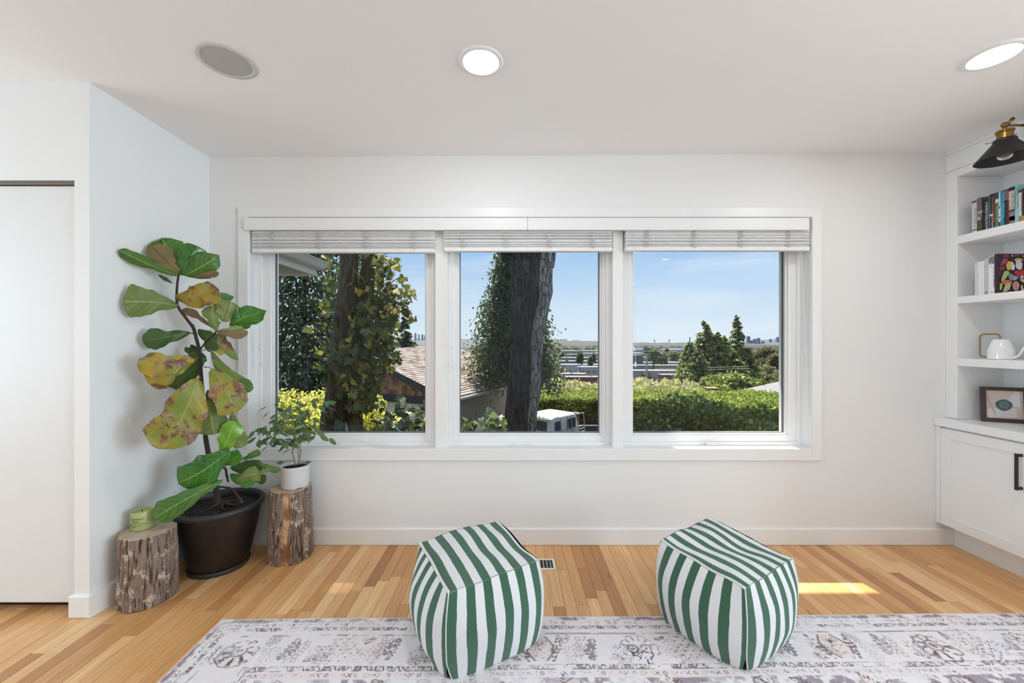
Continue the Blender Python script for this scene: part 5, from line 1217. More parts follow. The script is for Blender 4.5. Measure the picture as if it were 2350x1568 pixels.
CED = foliage_mat('cedar_green', [(0, lin(24,34,26)), (.5, lin(44,62,44)), (1, lin(84,104,72))], tk=.2)
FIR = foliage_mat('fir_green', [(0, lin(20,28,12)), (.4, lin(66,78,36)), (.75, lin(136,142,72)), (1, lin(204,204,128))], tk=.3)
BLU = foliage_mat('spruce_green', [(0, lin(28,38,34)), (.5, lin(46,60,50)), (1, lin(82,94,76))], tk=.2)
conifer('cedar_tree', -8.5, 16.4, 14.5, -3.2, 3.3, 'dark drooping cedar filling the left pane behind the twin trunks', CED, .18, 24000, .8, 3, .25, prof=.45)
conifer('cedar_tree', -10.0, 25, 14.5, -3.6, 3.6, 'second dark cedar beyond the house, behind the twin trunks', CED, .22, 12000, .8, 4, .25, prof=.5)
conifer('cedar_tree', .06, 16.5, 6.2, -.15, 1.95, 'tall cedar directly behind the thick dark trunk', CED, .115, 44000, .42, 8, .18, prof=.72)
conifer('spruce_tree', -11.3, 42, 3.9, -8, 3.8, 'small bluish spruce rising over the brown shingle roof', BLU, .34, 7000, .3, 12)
for k, (px, py, r_, Y, lab) in enumerate(((1617,736,3.0,46,'tallest bushy conifer on the left of the evergreen group in the right pane'), (1692,724,2.0,47,'slender spire conifer with open branches in the evergreen group'), (1645,762,2.5,45,'yellow-green conifer in the middle of the evergreen group'),
     (1662,770,2.6,45.5,'bushy conifer just left of the slender spire one'), (1582,785,2.4,45,'low outer conifer at the left end of the evergreen group'), (1715,800,2.4,46,'low outer conifer at the right end of the evergreen group'), (1600,800,3.0,44,'broad low conifer in front of the evergreen group on the left'), (1680,805,3.6,44,'broad low conifer in front of the evergreen group on the right'))):
    a = P(px, py, Y); conifer('fir_tree', a.x, Y, a.z, -6.0, r_, lab, FIR, .30 if k != 1 else .26, 9000, .20, 30+k, prof=.85)
ORD = ['first','second','third','fourth','fifth','sixth','seventh','eighth','ninth','tenth','eleventh','twelfth','last']
# ------------------------------------------------------------------ broadleaf blobs
def blob_tree(name, px, py, Y, w, h, label, mat, leafsize, n, seed, group=None, cat='tree', tm=DIAMOND, droop=0.0, trunk_=True):
    a = P(px, py, Y); cz = a.z - h/2; t = thing(name, (a.x, Y, gz(Y)), label, cat, group); r_ = np.random.default_rng(seed)
    if trunk_: MB().tube([(a.x,Y,gz(Y)), (a.x,Y,cz)], [w*.05, w*.03], 8).build('trunk', BK2, t)
    nc = 14; C_ = r_.normal(size=(nc,3)); C_ /= np.linalg.norm(C_, axis=1, keepdims=True); C_ *= .62*r_.random((nc,1))**.4
    idx = r_.integers(0, nc, n); d = r_.normal(size=(n,3)); d /= np.linalg.norm(d, axis=1, keepdims=True); d[:,2] = np.abs(d[:,2])*.9 - .15*r_.random(n)
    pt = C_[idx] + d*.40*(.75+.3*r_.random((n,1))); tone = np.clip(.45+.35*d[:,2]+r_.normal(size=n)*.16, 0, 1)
    pts = np.stack([a.x + pt[:,0]*w/2, Y + pt[:,1]*w/2, cz + pt[:,2]*h/2], 1)
    if droop: pts[:,2] -= droop*r_.random(n)**2*h*.4
    cloud('foliage', pts, leafsize*(.6+.8*r_.random(n)), tm, mat, t, d*np.array([1,1,-2.0 if droop else .5]), .7 if not droop else .25, tone); return t
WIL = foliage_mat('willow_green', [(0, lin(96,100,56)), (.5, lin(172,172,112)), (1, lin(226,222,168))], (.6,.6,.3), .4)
BRO = foliage_mat('brownish_green', [(0, lin(56,60,38)), (.5, lin(92,94,58)), (1, lin(140,138,94))], (.3,.32,.12), .25)
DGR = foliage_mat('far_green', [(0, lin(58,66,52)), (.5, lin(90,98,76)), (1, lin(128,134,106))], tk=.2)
for k, (px, py, w, h) in enumerate(((1262,872,2.6,4.2),(1298,852,3.4,4.6),(1350,866,3.4,4.4),(1378,858,2.6,4.6),(1478,857,3.6,4.6),(1520,868,3.4,4.4),(1556,862,3.6,4.4),(1598,866,3.2,4.2),(1440,862,3.2,4.2))):
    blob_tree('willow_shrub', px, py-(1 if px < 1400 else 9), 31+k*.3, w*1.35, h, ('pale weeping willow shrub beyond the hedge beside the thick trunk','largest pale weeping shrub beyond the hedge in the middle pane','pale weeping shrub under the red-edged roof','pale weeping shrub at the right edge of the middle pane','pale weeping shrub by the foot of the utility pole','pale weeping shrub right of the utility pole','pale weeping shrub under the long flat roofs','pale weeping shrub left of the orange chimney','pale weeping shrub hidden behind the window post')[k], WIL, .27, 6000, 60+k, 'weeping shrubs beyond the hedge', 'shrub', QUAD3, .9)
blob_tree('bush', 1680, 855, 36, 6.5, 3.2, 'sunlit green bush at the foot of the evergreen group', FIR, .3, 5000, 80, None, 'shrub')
blob_tree('bush', 1640, 868, 34, 5.0, 3.0, 'green bush above the orange chimney', FIR, .3, 4000, 81, None, 'shrub')
for k, (px, py, Y, w, h, lab) in enumerate(((1760,800,150,12,10,'dark round tree on the plain at the right edge of the right pane'),(1800,808,125,10,9,'round olive tree at the right edge above the white roof'),(1755,832,90,10,9,'brownish tree behind the evergreen group'),(1790,838,80,11,9,'large brownish-green tree above the white flat roof'),(1740,850,70,7,7,'small brownish tree hugging the evergreen group'),(1812,850,70,9,8,'brownish tree at the right frame of the right pane'),(1262,850,55,5,6,'bare-looking grey shrub tree right of the cedar'))):
    blob_tree('leafy_tree', px, py, Y, w, h, lab, BRO, .016*Y/2.6+.25, 3600, 90+k)
for k, (px, py, w) in enumerate(((1500,800,13),(1520,806,14),(1545,800,14),(1564,805,12),(1505,825,10),(1548,822,12),(1290,806,6),(1330,803,6),(1362,806,6),(1480,812,12),(1355,812,5),(1500,796,8),(1530,797,8))):
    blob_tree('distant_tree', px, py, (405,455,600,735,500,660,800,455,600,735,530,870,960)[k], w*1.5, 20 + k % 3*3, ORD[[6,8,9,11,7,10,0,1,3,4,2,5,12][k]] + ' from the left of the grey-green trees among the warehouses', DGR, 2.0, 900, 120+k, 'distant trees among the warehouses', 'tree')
# ------------------------------------------------------------------ hedges
def hedge(name, quad, H, label, stops, leafsize, n, seed, rough_=.15, mat=None, cat='hedge'):
    """quad: four ground corners of the clipped top, counter-clockwise from front left"""
    r_ = np.random.default_rng(seed); Q = [Vector(p) for p in quad]; c = sum(Q, Vector())/4; t = thing(name, (c.x, c.y, gz(c.y)), label, cat)
    core = MB(); lo = [Vector((p.x, p.y, p.z-H)) for p in Q]; ins = [p + (c-p).normalized()*.22 for p in Q]; core.add([(p.x,p.y,p.z-.18) for p in ins] + [(p.x,p.y,p.z-H) for p in ins], [(0,1,2,3),(4,5,1,0),(5,6,2,1),(6,7,3,2),(7,4,0,3)])
    core.build('inner_twigs', plain('twig_dark', lin(34,38,22), .95), t); P_ = []; A_ = []; T_ = []
    u, v_ = r_.random(n), r_.random(n); pts = np.array([list(Q[0]*(1-a)*(1-b_) + Q[1]*a*(1-b_) + Q[2]*a*b_ + Q[3]*(1-a)*b_) for a, b_ in zip(u, v_)])
    bump_ = np.array([mnoise.noise(Vector((p[0]*.9, p[1]*.9, seed)))*rough_ for p in pts]); pts[:,2] += bump_ + r_.normal(size=n)*.05
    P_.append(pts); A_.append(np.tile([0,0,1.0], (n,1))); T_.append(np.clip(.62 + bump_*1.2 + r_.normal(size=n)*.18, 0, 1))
    a0, a1 = Q[0], Q[1]; nf = n
    u = r_.random(nf); z = r_.random(nf)*H; nrm = (a1-a0).cross(Vector((0,0,1))).normalized()
    base = np.array([list(a0*(1-a)+a1*a) for a in u]); bulge = np.array([mnoise.noise(Vector((b_[0]*1.1, zz*1.3, seed+3))) for b_, zz in zip(base, z)])
    base[:,2] -= z; base += np.array(nrm)[None]*(bulge*rough_*1.6 + .05*r_.normal(size=nf))[:,None]
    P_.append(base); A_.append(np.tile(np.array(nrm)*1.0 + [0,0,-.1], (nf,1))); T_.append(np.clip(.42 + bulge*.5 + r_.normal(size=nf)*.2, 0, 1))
    cloud('foliage', np.concatenate(P_), leafsize*(.6+.8*r_.random(2*n)), DIAMOND, mat or foliage_mat(name+'_leaves', stops, (.42,.46,.12), .32), t, np.concatenate(A_), .8, np.concatenate(T_)); return t
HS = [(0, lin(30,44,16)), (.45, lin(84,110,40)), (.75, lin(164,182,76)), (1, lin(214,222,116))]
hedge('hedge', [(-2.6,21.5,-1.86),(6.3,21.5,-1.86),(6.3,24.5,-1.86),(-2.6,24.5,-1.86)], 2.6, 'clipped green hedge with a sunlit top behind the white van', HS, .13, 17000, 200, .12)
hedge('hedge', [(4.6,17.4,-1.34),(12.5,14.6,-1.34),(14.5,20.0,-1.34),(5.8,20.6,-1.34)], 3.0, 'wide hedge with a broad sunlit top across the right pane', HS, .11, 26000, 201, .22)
DS = [(0, lin(24,34,16)), (.4, lin(70,92,46)), (.75, lin(124,146,76)), (1, lin(184,196,116))]
r_ = np.random.default_rng(5)
def shrub(name, cx, cyy, ztop, rx, ry, label, mat, leafsize, n, seed, tm=DIAMOND, nbig=0, bigmesh=None, zlow=None, cat='shrub', lumps=22, stems=6, tonek=.45):
    r_ = np.random.default_rng(seed); t = thing(name, (cx, cyy, gz(cyy)), label, cat); zb = zlow if zlow is not None else gz(cyy); H = ztop - zb
    m = MB()
    for k in range(stems):
        a = 2*PI*k/stems; m.tube([(cx,cyy,gz(cyy)), (cx+.3*rx*math.cos(a), cyy+.3*ry*math.sin(a), zb+H*.4), (cx+.7*rx*math.cos(a), cyy+.7*ry*math.sin(a), zb+H*.85)], [.03,.02,.006], 6)
    stuff(m.build('stems', BK1, t))
    th = r_.random(lumps)*2*PI; rr_ = np.sqrt(r_.random(lumps)); C_ = np.stack([cx+rx*rr_*np.cos(th), cyy+ry*rr_*np.sin(th), zb + H*(.25+.62*r_.random(lumps))*(1-.35*rr_**2)], 1)
    idx = r_.integers(0, lumps, n); d = r_.normal(size=(n,3)); d /= np.linalg.norm(d, axis=1, keepdims=True); rad = np.array([rx*.30, min(ry,rx)*.34, H*.17])
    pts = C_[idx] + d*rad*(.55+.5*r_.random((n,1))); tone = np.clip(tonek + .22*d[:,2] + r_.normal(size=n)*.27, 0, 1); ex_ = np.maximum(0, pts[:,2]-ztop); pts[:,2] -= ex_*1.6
    if nbig:
        order = np.argsort(pts[:,1] - pts[:,2]*.3)[:nbig]; rest_ = np.setdiff1d(np.arange(n), order)
        x, dd, z = frames(nbig, d[order]*np.array([1,1,.6])+np.array([0,-.6,.1]), .5)
        for i, k in enumerate(order):
            o = bpy.data.objects.new('leaf', bigmesh[i % len(bigmesh)]); C.objects.link(o); o.parent = t; o.matrix_parent_inverse = Matrix.Translation(-t.location)
            M = Matrix(((x[i][0],dd[i][0],z[i][0],pts[k][0]),(x[i][1],dd[i][1],z[i][1],pts[k][1]),(x[i][2],dd[i][2],z[i][2],pts[k][2]),(0,0,0,1))); o.matrix_basis = M @ Matrix.Scale(leafsize*(.7+.6*r_.random()), 4)
        pts, d, tone = pts[rest_], d[rest_], tone[rest_]
    cloud('foliage', pts, leafsize*(.6+.7*r_.random(len(pts))), tm, mat, t, d*np.array([1,1,.6]), .6, tone); return t
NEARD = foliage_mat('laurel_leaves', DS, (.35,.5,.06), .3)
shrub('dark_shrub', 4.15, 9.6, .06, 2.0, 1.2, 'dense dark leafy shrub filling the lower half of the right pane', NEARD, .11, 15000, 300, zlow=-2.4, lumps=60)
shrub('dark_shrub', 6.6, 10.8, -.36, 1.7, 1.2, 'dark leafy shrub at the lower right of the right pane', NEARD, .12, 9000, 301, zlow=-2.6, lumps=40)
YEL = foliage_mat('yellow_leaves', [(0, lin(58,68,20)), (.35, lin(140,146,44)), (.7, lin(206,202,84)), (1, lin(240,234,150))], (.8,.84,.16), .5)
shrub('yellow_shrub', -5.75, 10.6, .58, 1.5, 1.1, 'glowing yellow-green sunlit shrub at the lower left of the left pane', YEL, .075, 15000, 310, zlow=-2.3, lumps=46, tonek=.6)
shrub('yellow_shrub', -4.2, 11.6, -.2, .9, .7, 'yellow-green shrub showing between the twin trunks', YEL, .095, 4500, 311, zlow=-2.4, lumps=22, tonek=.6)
shrub('green_shrub', -8.0, 12.3, .35, .7, .6, 'dull green shrub at the left frame below the cedar', DGR, .12, 3500, 312, zlow=-2.4, lumps=16)
# maples
def maple_mesh(name, mat, n_=3):
    out = []
    for k in range(n_):
        T_, F_ = MAPLE; rr = np.random.default_rng(k+400); V = T_ + rr.normal(size=T_.shape)*.02*(np.arange(len(T_))[:,None] > 1); out.append(fast_mesh('leaf', V, F_, mat))
    return out
MPL = [(0, lin(34,44,20)), (.4, lin(62,76,34)), (.72, lin(98,104,48)), (.9, lin(146,132,58)), (1, lin(190,152,56))]
MAP = foliage_mat('maple_leaves', MPL, (.4,.42,.05), .25); MAPR = foliage_mat('maple_leaf_single', MPL, (.4,.42,.05), .25, rand=True)
DM = [(0, lin(34,46,30)), (.5, lin(62,80,52)), (.85, lin(104,120,92)), (1, lin(168,176,156))]
DMAP = foliage_mat('shaded_maple', DM, (.3,.4,.1), .25, .4); DMAPR = foliage_mat('shaded_maple_single', DM, (.3,.4,.1), .25, .4, rand=True)
ml = maple_mesh('leaf', MAPR); dl = maple_mesh('leaf', DMAPR)
shrub('maple_shrub', -1.55, 6.9, .30, 1.25, .8, 'dark maple bush with big lobed leaves in front of the neighbour wall', DMAP, .19, 950, 320, MAPLE, 170, dl, zlow=-1.6, lumps=30)
shrub('maple_shrub', -.45, 7.2, .22, .65, .6, 'dark maple bush in the lower left of the middle pane', DMAP, .19, 420, 321, MAPLE, 90, dl, zlow=-1.6, lumps=14)
# twin trunks with climbing maple leaves
t = thing('twin_tree', (-3.4, 8, gz(8)), 'twin brown trunks hung with olive maple leaves in the left pane', 'tree')
trunk('trunk', [Vector((-3.78,8.0,-3)), P(762,993,8.0), P(772,900,8.0), P(785,780,8.0), P(798,660,8.0), P(802,582,8.0), P(806,300,8.1), P(820,-200,8.3)], [.28,.225,.20,.185,.175,.16,.15,.12], BK1, t, seed=2)
trunk('trunk', [Vector((-3.12,8.3,-3)), P(812,993,8.3), P(815,880,8.3), P(828,760,8.3), P(842,640,8.3), P(850,582,8.3), P(866,300,8.5), P(900,-200,8.6)], [.22,.185,.17,.16,.15,.14,.13,.10], BK1, t, seed=6)
rr = np.random.default_rng(77); pts = []; 
def zl(x, y): return (620 + x/6.3514, 570 + y/6.3514)
clumps = [(760,100,18,3,-.1),(900,430,60,8,0),(800,780,55,7,-.3),(820,900,45,6,-.3),(750,1080,45,6,-.4),(900,1080,40,5,-.3),(560,1140,40,5,-.5),(880,200,40,5,0),(860,500,40,5,-.2),
 (1560,160,120,16,.3),(1750,180,120,16,.3),(1650,330,120,18,.3),(1450,420,90,10,.2),(1600,520,130,20,.2),(1780,560,100,12,.3),(1940,420,60,7,.3),(1980,620,80,10,.3),(1500,680,130,20,.1),(1700,760,130,20,.2),(1900,760,110,14,.3),(1980,880,50,6,.3),(1560,880,130,20,.1),(1750,940,110,14,.2),(1400,950,110,18,0),
 (1560,1060,130,22,.1),(1750,1100,100,14,.2),(1300,1080,120,20,-.1),(1450,1180,150,26,0),(1650,1220,110,18,.1),(1200,1250,120,18,-.2),(1400,1340,150,28,0),(1600,1400,120,20,.1),(1780,1300,70,8,.2),(1100,1420,120,18,-.2),(1250,520,90,12,.2),(1300,760,80,12,.1),(1240,900,60,8,.1),(2050,620,30,4,.3),(2080,1020,30,4,.3)]
clumps2 = [(1000,130,120,12,-.2),(1250,180,150,26,-.1),(1500,150,150,26,.1),(1700,180,120,18,.2),(1820,230,70,8,.2),(900,200,100,10,-.3),(1050,360,140,22,-.2),(1300,360,150,28,0),(1550,380,150,24,.1),(1720,420,60,6,.2),(740,150,50,6,-.4),(720,350,50,6,-.4),(1000,560,120,18,-.3),(1250,560,150,28,-.1),(1480,600,130,22,.1),(1600,620,60,10,.1),(1200,760,120,18,-.2),(1420,780,110,18,0),(1450,900,110,20,0),(1400,960,70,10,0),(1200,970,30,3,-.3)]
allp = []
for (x, y, s, n, dy) in clumps:
    for _ in range(int(n*(1.5 if x > 1300 else .8))):
        px, py = zl(x + rr.normal()*s*.62, y + rr.normal()*s*.62); allp.append(P(px, py, 7.85 + dy + rr.normal()*.28))
for (x, y, s, n, dy) in clumps2:
    for _ in range(int(n*(1.5 if x > 1150 else .8))):
        px, py = 620 + (x + rr.normal()*s*.62)/6.3514, 780 + (y + rr.normal()*s*.62)/6.3514; allp.append(P(px, py, 7.75 + dy + rr.normal()*.28))
rr.shuffle(allp); big, more = allp[:290], allp[290:]
x_, d_, z_ = frames(len(big), np.tile([.1,-.3,-1.0], (len(big),1)), .55)
for i, p in enumerate(big):
    o = bpy.data.objects.new('leaf', ml[i % 3]); C.objects.link(o); o.parent = t; o.matrix_parent_inverse = Matrix.Translation(-t.location)
    M = Matrix(((x_[i][0],d_[i][0],z_[i][0],p[0]),(x_[i][1],d_[i][1],z_[i][1],p[1]),(x_[i][2],d_[i][2],z_[i][2],p[2]),(0,0,0,1))); o.matrix_basis = M @ Matrix.Scale(rr.uniform(.11,.20), 4)
M_ = np.array([list(p) for p in more]); cloud('more_leaves', M_, .15*(.7+.6*rr.random(len(M_))), MAPLE, MAP, t, np.tile([.1,-.3,-1.0], (len(M_),1)), .6, np.clip(rr.random(len(M_))*1.0, 0, 1))
m = MB()
for a, b_, c in (((1850,740),(2000,680),(2080,600)), ((1700,900),(1880,700),(1960,600)), ((1760,500),(1880,430),(1960,420)), ((1780,920),(1900,820),(2000,870)), ((1320,1180),(1420,800),(1530,430)), ((1180,1130),(1100,880),(1040,700)), ((1950,1120),(2030,1040),(2090,1000)), ((870,1400),(760,1120),(690,950)), ((1400,500),(1230,330),(1080,100)), ((780,1460),(680,1300),(640,1150))):
    pp = smoothpts([P(*zl(*a), 7.8), P(*zl(*b_), 7.75), P(*zl(*c), 7.7)], 4); m.tube(pp, [.012 - .008*i/(len(pp)-1) for i in range(len(pp))], 5)
stuff(m.build('twigs', plain('twig_green', lin(104,100,58), .8), t))
# thick trunk in the middle pane
t = thing('thick_tree', (.25, 9.5, gz(9.5)), 'thick dark furrowed tree trunk standing in the middle pane', 'tree')
trunk('trunk', [Vector((.22,9.5,-3.4)), P(1194,993,9.5), P(1197,900,9.5), P(1202,800,9.5), P(1208,700,9.5), P(1209,640,9.5), P(1206,582,9.5), P(1190,300,9.6), P(1150,-300,9.8)], [.36,.33,.31,.31,.33,.33,.32,.28,.22], BK2, t, 110, .10, 3)
trunk('side_stem', [Vector((.48,9.38,-3.4)), P(1217,993,9.36), P(1224,900,9.34), P(1229,800,9.32), P(1236,740,9.32), P(1247,690,9.34), P(1250,670,9.36), P(1250,620,9.4), P(1258,582,9.42), P(1290,300,9.6), P(1380,-300,9.8)], [.16,.13,.14,.155,.16,.155,.17,.165,.17,.16,.12], BK3, t, 80, .11, 9)
m = MB()
rr = np.random.default_rng(9)
cr = np.array([[-.9,9.6,11.3],[-2.4,10.2,11.8],[-.6,10.6,12.6],[-1.9,9.0,10.3],[-.7,8.9,10.2],[-3.0,9.2,11],[4,15.2,9],[6.5,16.5,9.2],[3,17,9.6],[8,17.2,9.3],[5,18,9.6],[5.5,15,10],[1.5,16,10.5]])
idx = rr.integers(0, len(cr), 5600); d = rr.normal(size=(5600,3)); d /= np.linalg.norm(d,axis=1,keepdims=True); rad_ = np.where(idx[:,None] < 6, np.array([[.95,1.1,.9]]), np.array([[2.1,2.1,1.4]]))
stuff(cloud('crown', cr[idx] + d*rad_*rr.random((5600,1))**.4, np.where(idx < 6, .20, .42), MAPLE, MAP, t, np.tile([0,0,-1.0], (5600,1)), .7))  # crown out of view, its clumps shaped to dapple sun and shade the shrubs
for b_ in cr: m.tube([P(1240,-60,9.7), ((P(1240,-60,9.7)+Vector(b_))/2 + Vector((0,0,.6))), Vector(b_)], [.12,.08,.03], 7)
m.build('limbs', BK2, t)

# ------------------------------------------------------------------ neighbour house
E1, R1 = Vector((-2.06,13.1,-.60)), Vector((-5.94,14.78,1.0)); dE = Vector((2.56,5.9,0)).normalized(); nE = Vector((-.918,.398,0))
hs = thing('neighbour_house', (-5.0, 16, gz(16)), 'neighbour house with a brown shingle roof, cedar gable and cream siding', 'house')
E1m = R1 + Vector(((R1-E1).x, (R1-E1).y, -(R1-E1).z))*.35
LEN = 6.45; sl = (R1 - E1); SL = sl.length; sl.normalize(); nr = sl.cross(dE).normalized(); nr = nr if nr.z > 0 else -nr
SHG = NM('roof_shingle'); tt_ = SHG.attr('tone'); SHM = SHG.end(SHG.bsdf(SHG.ramp(tt_, [(0, lin(150,128,116)), (.5, lin(194,174,162)), (1, lin(224,208,198))]), .95, 0, SHG.bump(SHG.noise(SHG.coord(), 60, 3), .4, .01)))
deck = MB(); o_ = E1; deck.obox(o_ - nr*.10, dE*(LEN+.9), sl*SL, nr*.09)
sl2 = (R1 - E1m).normalized(); deck.obox(E1m - Vector((0,0,.10)), dE*(LEN+.9), sl2*SL*.35, Vector((0,0,.09))); deck.build('roof_deck', plain('roof_board', lin(120,104,94), .9), hs)
V, F, T_ = [], [], []; rows_ = 30; hh = SL/rows_
for j in range(rows_):
    x = -random.random()*.3
    while x < LEN + .9:
        w = .30*random.uniform(.7, 1.2); x0, x1 = max(0, x), min(LEN+.9, x+w)
        if x1 - x0 > .02:
            z0 = .028*random.uniform(.8,1.1); b_ = len(V); a = E1 + sl*(hh*j) + dE*x0; c = E1 + sl*(hh*j) + dE*(x1-.012)
            a2 = E1 + sl*(hh*(j+1.08)) + dE*x0; c2 = E1 + sl*(hh*(j+1.08)) + dE*(x1-.012)
            V += [a+nr*z0, c+nr*z0, c2+nr*.006, a2+nr*.006, a, c]; F += [(b_, b_+1, b_+2, b_+3), (b_+4, b_+5, b_+1, b_)]; T_ += [random.random()]*6
        x += w
o = stuff(link('roof_shingles', fast_mesh('roof_shingles', [tuple(v_) for v_ in V], F, SHM, tone=T_), hs))
TRD = plain('dark_trim', lin(44,46,52), .6)
# rake board, belt and walls
rk = MB(); dn = Vector((0,0,-1)); rk.obox(E1 - dE*.02 + nr*.03, dE*.04, sl*SL, dn*.26); rk.obox(E1m - dE*.02 + Vector((0,0,.03)), dE*.04, sl2*SL*.35, dn*.26); rk.build('rake_board', TRD, hs)
gi = dE*.30                                                # gable wall set back under the rake
gA, gB, gT = E1 + gi + nE*.35 , E1m + gi - nE*.1, R1 + gi; gB.z = gA.z
gw = MB(); zb = -.62
gw.add([(gA.x,gA.y,zb),(gB.x,gB.y,zb),(gT.x,gT.y,R1.z-.12)], [(0,1,2)]); gw.build('gable_wall', plain('gable_board', lin(70,50,40), .9), hs)
bl = MB(); bl.obox(Vector((gA.x,gA.y,-.86)) - dE*.14, (gB-gA).normalized()*(gB-gA).length, dE*.14, Vector((0,0,.24))); bl.build('belt_board', TRD, hs)
SID = NM('cream_siding'); cdn = SID.coord('Object'); sz = SID.n('ShaderNodeSeparateXYZ', {0: cdn}).outputs[2]
SIDM = SID.end(SID.bsdf(lin(246,234,218), .7))
wl = MB(); gd = (gB-gA).normalized(); gl_ = (gB-gA).length; zz = -.86
while zz > -4.5:
    wl.obox(Vector((gA.x,gA.y,zz-.195)) - dE*.012, gd*gl_, dE*.03, Vector((0,0,.190)) + dE*.010); zz -= .20
wl.build('siding', SIDM, hs); 
body = MB(); body.obox(Vector((gA.x,gA.y,-4.6)) + dE*.03, gd*gl_, dE*(LEN+.2), Vector((0,0,4.0))); body.build('wall_body', plain('body_paint', lin(150,142,126), .8), hs)
gt = MB(); gt.tube([E1 + sl*.0 - nr*.06 + Vector((.05,0,-.03)), E1 + dE*(LEN+.9) - nr*.06 + Vector((.05,0,-.03))], .06, 8); gt.build('gutter', plain('gutter_cream', lin(206,196,178), .5), hs)
CS = NM('cedar_shingle'); CSM = CS.end(CS.bsdf(CS.ramp(CS.n('ShaderNodeObjectInfo').outputs['Random'], [(0, lin(116,76,58)), (.5, lin(156,106,80)), (1, lin(190,140,106))]), .85, 0, CS.bump(CS.noise(CS.coord('Object', (1,1,.2)), 60, 3), .4, .01)))
zz = -.62; row_ = 0; cnt_s = 0
gh = R1.z-.12+.62
while zz < R1.z - .25:
    x = -.09*(row_ % 2)
    while x < gl_:
        w = random.choice([.12,.16,.18,.20,.15]); xm = x + w/2; lim = (xm/gl_)
        hgt_ = gh*min(1, lim/.74, (1-lim)/.26) - (zz+.62)
        a = gA + gd*x; pxs = 1175 + 920*a.x/a.y
        if hgt_ > .10 and pxs > 852 and cnt_s < 140:
            MB().obox(Vector((a.x,a.y,zz+.004)) - dE*(.018+random.random()*.008), gd*(w-.012), dE*.016, Vector((0,0,min(.165,hgt_)))+dE*.008).build('shingle', CSM, hs); cnt_s += 1
        x += w
    zz += .168; row_ += 1
# ------------------------------------------------------------------ white camper van with a ladder rack
vn = thing('white_van', (1.9, 18.2, gz(18)), 'old white van with a side ladder parked in front of the hedge', 'van')
vo_, vl, vw_ = Vector((1.66,17.0,0)), Vector((.70,.714,0)), Vector((-.714,.70,0)); zt, zg = -1.98, gz(17.6)
VW = plain('van_white', lin(236,230,218), .35, var=.02); VG = plain('van_glass', lin(54,66,78), .08, Specular_IOR_Level=.9); VT = plain('van_trim', lin(60,60,62), .4); CH = plain('ladder_metal', lin(196,196,196), .35, .5)
def vp(l, w, z): return vo_ + vl*l + vw_*w + Vector((0,0,z))
def loft(rings, name, mat, cap=True):
    m = MB(); k_ = len(rings[0]); 
    for r_ in rings: m.v += [tuple(p) for p in r_]
    for j in range(len(rings)-1): m.f += [(j*k_+i, j*k_+(i+1)%k_, (j+1)*k_+(i+1)%k_, (j+1)*k_+i) for i in range(k_)]
    if cap: m.f += [tuple(range(k_-1,-1,-1)), tuple((len(rings)-1)*k_+i for i in range(k_))]
    m.mi = [0]*len(m.f); return m.build(name, mat, vn, angle=35)
def rrect(l0, l1, w0, w1, z, r):
    out = []
    for cl_, cw_, a0 in ((l1-r, w1-r, 0), (l0+r, w1-r, PI/2), (l0+r, w0+r, PI), (l1-r, w0+r, 1.5*PI)):
        for k in range(5): a = a0 + PI/2*k/4; out.append(vp(cl_ + r*math.cos(a), cw_ + r*math.sin(a), z))
    return out
loft([rrect(-.08,2.1,-.05,1.80,zg+.35,.15), rrect(-.10,2.1,-.06,1.82,zg+.9,.16), rrect(0,2.05,0,1.76,zt-.45,.18), rrect(.06,2.0,.05,1.71,zt-.10,.20), rrect(.12,1.96,.10,1.66,zt-.03,.22), rrect(.30,1.8,.28,1.48,zt,.25)], 'body', VW)
def panel(name, pts, mat, off):
    m = MB(); m.add([Vector(p)+Vector(off) for p in pts] + [Vector(p)-Vector(off)*.5 for p in pts], [tuple(range(len(pts))), tuple(range(2*len(pts)-1, len(pts)-1, -1))]); return m.build(name, mat, vn)
fo = -vl*.035
panel('windscreen', [vp(-.01,.20,zt-.62), vp(.035,.26,zt-.20), vp(.035,1.50,zt-.20), vp(-.01,1.56,zt-.62)], VG, fo)
so = -vw_*.045
panel('side_window', [vp(.22,.00,zt-.66), vp(.26,.035,zt-.20), vp(.62,.035,zt-.20), vp(.62,.00,zt-.66)], VG, so); panel('side_window', [vp(1.10,.00,zt-.66), vp(1.10,.035,zt-.18), vp(1.74,.035,zt-.18), vp(1.74,.00,zt-.66)], VG, so)
ld = MB()
for z in (zt-.02, zt-.60, zt-.72, zt-.86): ld.tube([vp(.35 if z < zt-.1 else .45,-.14,z), vp(2.25,-.14,z)], .022, 6)
for l in (.45,.95,1.25,1.75,2.2): ld.tube([vp(l,-.14,zt-.02), vp(l+.12,-.14,zt-.95)], .02, 6)
for l in (.5, 1.9): ld.tube([vp(l,.15,zt+.01), vp(l,-.14,zt-.02)], .018, 6)
ld.build('ladder_rack', CH, vn)
loft([rrect(-1.3,0.0,-.02,1.78,zg+.4,.15), rrect(-1.25,0.0,0,1.76,zg+.95,.2), rrect(-1.1,0.0,.06,1.70,zg+1.1,.25)], 'bonnet', VW)
for l in (-.7, 1.6):
    for w in (.02, 1.70):
        m = MB().lathe([(.001,-.10),(.26,-.10),(.32,-.06),(.32,.06),(.26,.10),(.001,.10)], (0,0,0), 20); o = m.build('wheel', VT, vn, angle=40)
        M = Matrix((( vl.x, 0, vw_.x, 0),(vl.y, 0, vw_.y, 0),(0,1,0,0),(0,0,0,1))); c = vp(l, w, zg+.32); o.data.transform(Matrix.Translation(c) @ M)
tr = thing('flatbed_trailer', (4.0,19.0,gz(19)), 'low black trailer box beside the white van', 'trailer')
a = P(1318,978,19.2); b_ = P(1392,978,19.2); zt2 = a.z; zg2 = gz(19)
